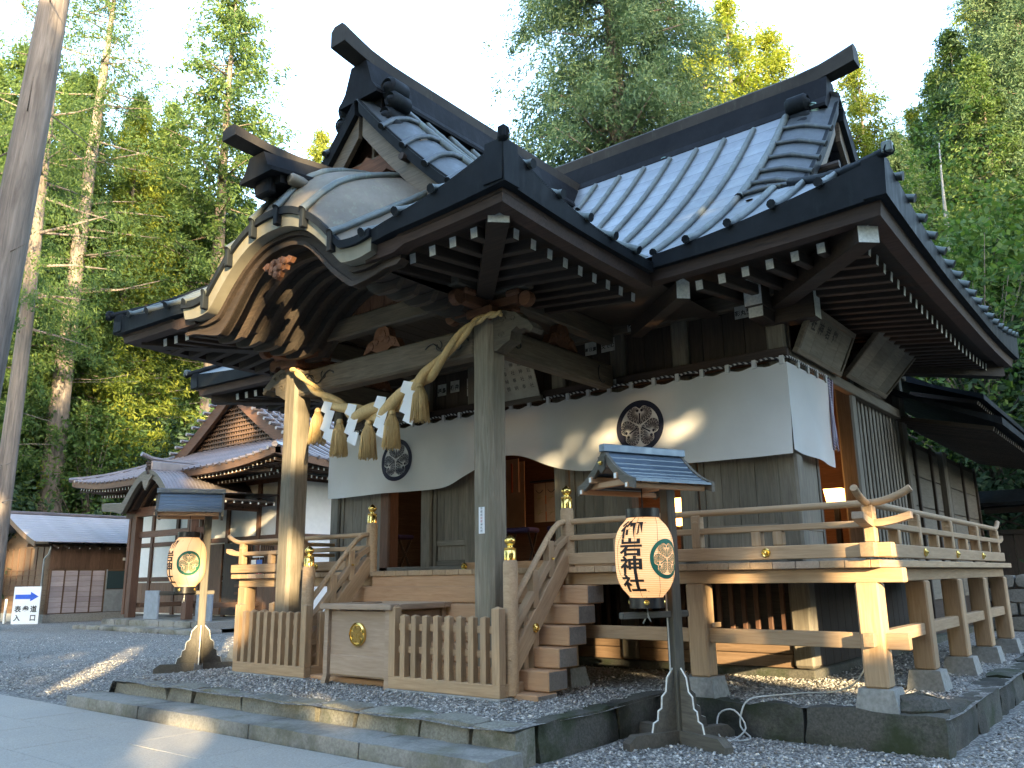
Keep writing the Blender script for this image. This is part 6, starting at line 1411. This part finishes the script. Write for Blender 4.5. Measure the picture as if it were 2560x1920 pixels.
for x, y, s in ((-26, 54, .8), (-30.3, 58.6, .75), (-33, 50, .55)): tree('gold', x, y, s, 'distant yellow tree peeping out behind the huge cypress', 'distant yellow trees behind the cypress')
tree('maple', -3.9, 27.0, 1.25, 'light green maple with layered leaves beyond the right eaves', rz=.3); tree('maple', -5.3, 31, 1.35, 'light green maple further back, between eaves and conifers', rz=2.); tree('young', -1.8, 29.5, 1.3, 'bushy green broadleaf tree beyond the veranda end', rz=1.)
tree('pale', -4.55, 28.9, 1.0, 'tree with a smooth white trunk behind the low side wing', rz=0)
LB = 'dark leafy shrub of the thicket behind the roofed wall'
for k, (x, y, s) in enumerate([(-4.2, 26.0, 1.2), (-3.2, 27.5, 1.3), (-2.2, 25.6, 1.2), (-5.9, 33.5, 1.4), (-4.4, 31.8, 1.5), (-1.2, 28, 1.5), (-3.0, 31, 1.6), (-6.8, 36.5, 1.5), (-.5, 25.5, 1.2), (-2.2, 34.5, 1.6)]): tree('laurel' if k % 2 else 'bush', x, y, s, LB, 'shrubs behind the roofed wall')
LB = 'leafy shrub of the undergrowth around the storehouse'
for k, (x, y, s) in enumerate([(-42.5, 14.3, 1.1), (-43.8, 16.5, 1.3), (-44, 20, 1.5), (-43, 23.5, 1.5), (-41, 25, 1.6), (-38.2, 25.5, 1.6), (-36, 24.5, 1.4), (-46, 12, 1.4), (-48, 24, 1.8), (-44.5, 27, 1.8), (-41, 28.5, 1.7), (-37.5, 28.5, 1.6), (-50, 20, 1.9), (-48, 17, 1.8), (-41.6, 13.2, .8), (-52, 30, 2.), (-47, 31, 2.)]): tree(['laurel', 'bush', 'young'][k % 3], x, y, s * (.75 if k % 3 == 2 else 1), LB, 'undergrowth around the storehouse')
# ------------------------------------------------------------------ unseen sunny-side grove added to shade the precinct, leaves cut away for sun patches
ax = np.array((math.sin(R(SUN_AZ)), -math.cos(R(SUN_AZ)), 0)); pw = np.array((math.cos(R(SUN_AZ)), math.sin(R(SUN_AZ)), 0)); sd = np.array(TO_SUN); vv = np.cross(pw, sd); vv = vv * np.sign(vv[2])
SH = [((-7.86, 5.49, 5.1), .30, .12), ((-2.5, 8, 1.38), .60, .52), ((-.75, 8, 1.25), .5, .42), ((-6.35, 9.9, 3.18), .5, .26), ((-4.9, 9.9, 3.4), .10, .06), ((-9.80, 7.12, 3.75), .33, .75), ((-9.8, 7.1, 1.7), .30, .45), ((-9.2, 5.5, 4.85), .42, .42), ((-8.0, 5.35, 5.7), .7, .18), ((-13.4, 8.4, 4.72), .45, .35), ((-12, 8, 1.75), .5, .38), ((-12.0, 8.1, .9), .2, .5),
      ((-10.1, 6.86, 1.1), .3, .12), ((-11.9, 7.2, 1.0), .16, .6), ((-16.5, 8.0, 0), .34, .80), ((-18.7, 8.2, 0), .24, .22), ((-6.6, 5.6, .3), .45, .09), ((-8.1, 4.8, 0), .3, .28), ((-23.4, 14.8, 5.0), 1.3, .3), ((-23.5, 14.4, 4.1), .5, .25), ((-24, 16.8, 3.1), .5, .45), ((-38.6, 15.1, 2.6), 1.2, .5), ((-39.5, 15.1, .5), .8, .3), ((-4.1, 9.8, 6.3), .5, .07), ((-26.5, 17.4, 7.2), .5, .5), ((-12.9, 7.5, 4.6), .3, .2)]
FAINT = {(-6.35, 9.9, 3.18), (-4.9, 9.9, 3.4), (-6.6, 5.6, .3), (-8.1, 4.8, 0), (-4.1, 9.8, 6.3), (-8.0, 5.35, 5.7)}
def carve(P, keep_soft):  # removes leaves so that sun reaches the chosen patches
    k = np.ones(len(P), bool)
    for T, ru, rv in SH:              # faint patches keep a few leaves in the gap
        soft = .07 if T in FAINT else .0
        d = P - np.array(T); u = d @ pw; v = d @ vv; f = (u / (ru + .22)) ** 2 + (v / (rv + .22)) ** 2; k &= (f > 1) | (rng.random(len(P)) < soft)
    return k
C0 = np.array((-8., 8., 0.)); GL = 'unseen cedar added to shade the precinct, with gaps cut for sun patches'
def shade_tree(w, s, H, cb, rad, seed):
    r = np.random.default_rng(seed); b = C0 + ax * s + pw * w; n = int(420 * (H - cb) / 14 * rad / 3.4)
    f = r.random(n) ** .9; h = cb + (H - cb) * f; a = r.uniform(0, 6.28, n); q = rad * (1 - f) ** .45 * r.random(n) ** .45
    C = np.column_stack([np.cos(a) * q, np.sin(a) * q, h]); D = np.column_stack([np.cos(a), np.sin(a), np.full(n, -.6)])
    V, F, t = leaves(C, D, 9, (.45, .95), (.22, .5), .42, r, r.random(n)); P = V.reshape(-1, 4, 3).mean(1) + b
    k = carve(P, 0); k4 = np.repeat(k, 4); V = V[k4]; t = t[k4]; F = np.arange(len(V)).reshape(-1, 4)
    m = Matrix.Translation(b); o = tag(obj('cedar_tree', None, None, m), GL, 'tree', 'unseen shade grove on the sunny side'); obj('crown', np_mesh('crown', V, F, l_cedar, t), o, m); obj('trunk', trunk_mesh('trunk', H * .95, .3, b_cedar, r), o, m)
i = 0
for w in np.arange(-21, 22, 4.0):
    for row, s in enumerate((25., 30., 35.)):
        tall = 43 if (6 < w < 19 and row) else 21; i += 1  # back rows raised to keep sun off the big cypress
        shade_tree(w + row * 1.4 + rng.uniform(-.3, .3), s + rng.uniform(-.6, .6), tall + rng.uniform(-1.5, 1.5), 3.2, 3.6, 100 + i)
# unseen ring of forest trees added to block low sky light from the sides
def ring_crown(seed):
    r = np.random.default_rng(seed); n = 620; H, cb, rad = 27, 2.5, 4.4; f = r.random(n) ** .9; h = cb + (H - cb) * f; a = r.uniform(0, 6.28, n); q = rad * (1 - f) ** .4 * r.random(n) ** .4
    V, F, t = leaves(np.column_stack([np.cos(a) * q, np.sin(a) * q, h]), np.column_stack([np.cos(a), np.sin(a), np.full(n, -.6)]), 9, (.5, 1.0), (.25, .5), .5, r, r.random(n))
    return np_mesh('crown', V, F, l_cedar, t), trunk_mesh('trunk', H * .95, .35, b_cedar, r)
RC = [ring_crown(900), ring_crown(901)]
k = 0
for rad, da, off in ((25., 13., 0.),):
    a = 193. + off
    while a < 395:
        x, y = -7 + rad * math.cos(R(a)), 5 + rad * math.sin(R(a)); d = np.array((x, y, 0)) - C0; w = d @ pw; a += da
        if (d @ ax) > 0 and abs(w) < 24: continue
        m = Matrix.Translation((x + rng.uniform(-1, 1), y + rng.uniform(-1, 1), gz(x, y))) @ Matrix.Rotation(rng.uniform(0, 6), 4, 'Z') @ Matrix.Scale(rng.uniform(.75, .95), 4)
        o = tag(obj('cedar_tree', None, None, m), 'unseen cedar added behind the viewer to block low sky light', 'tree', 'unseen tree ring that blocks low sky light'); obj('crown', RC[k % 2][0], o, m); obj('trunk', RC[k % 2][1], o, m); k += 1
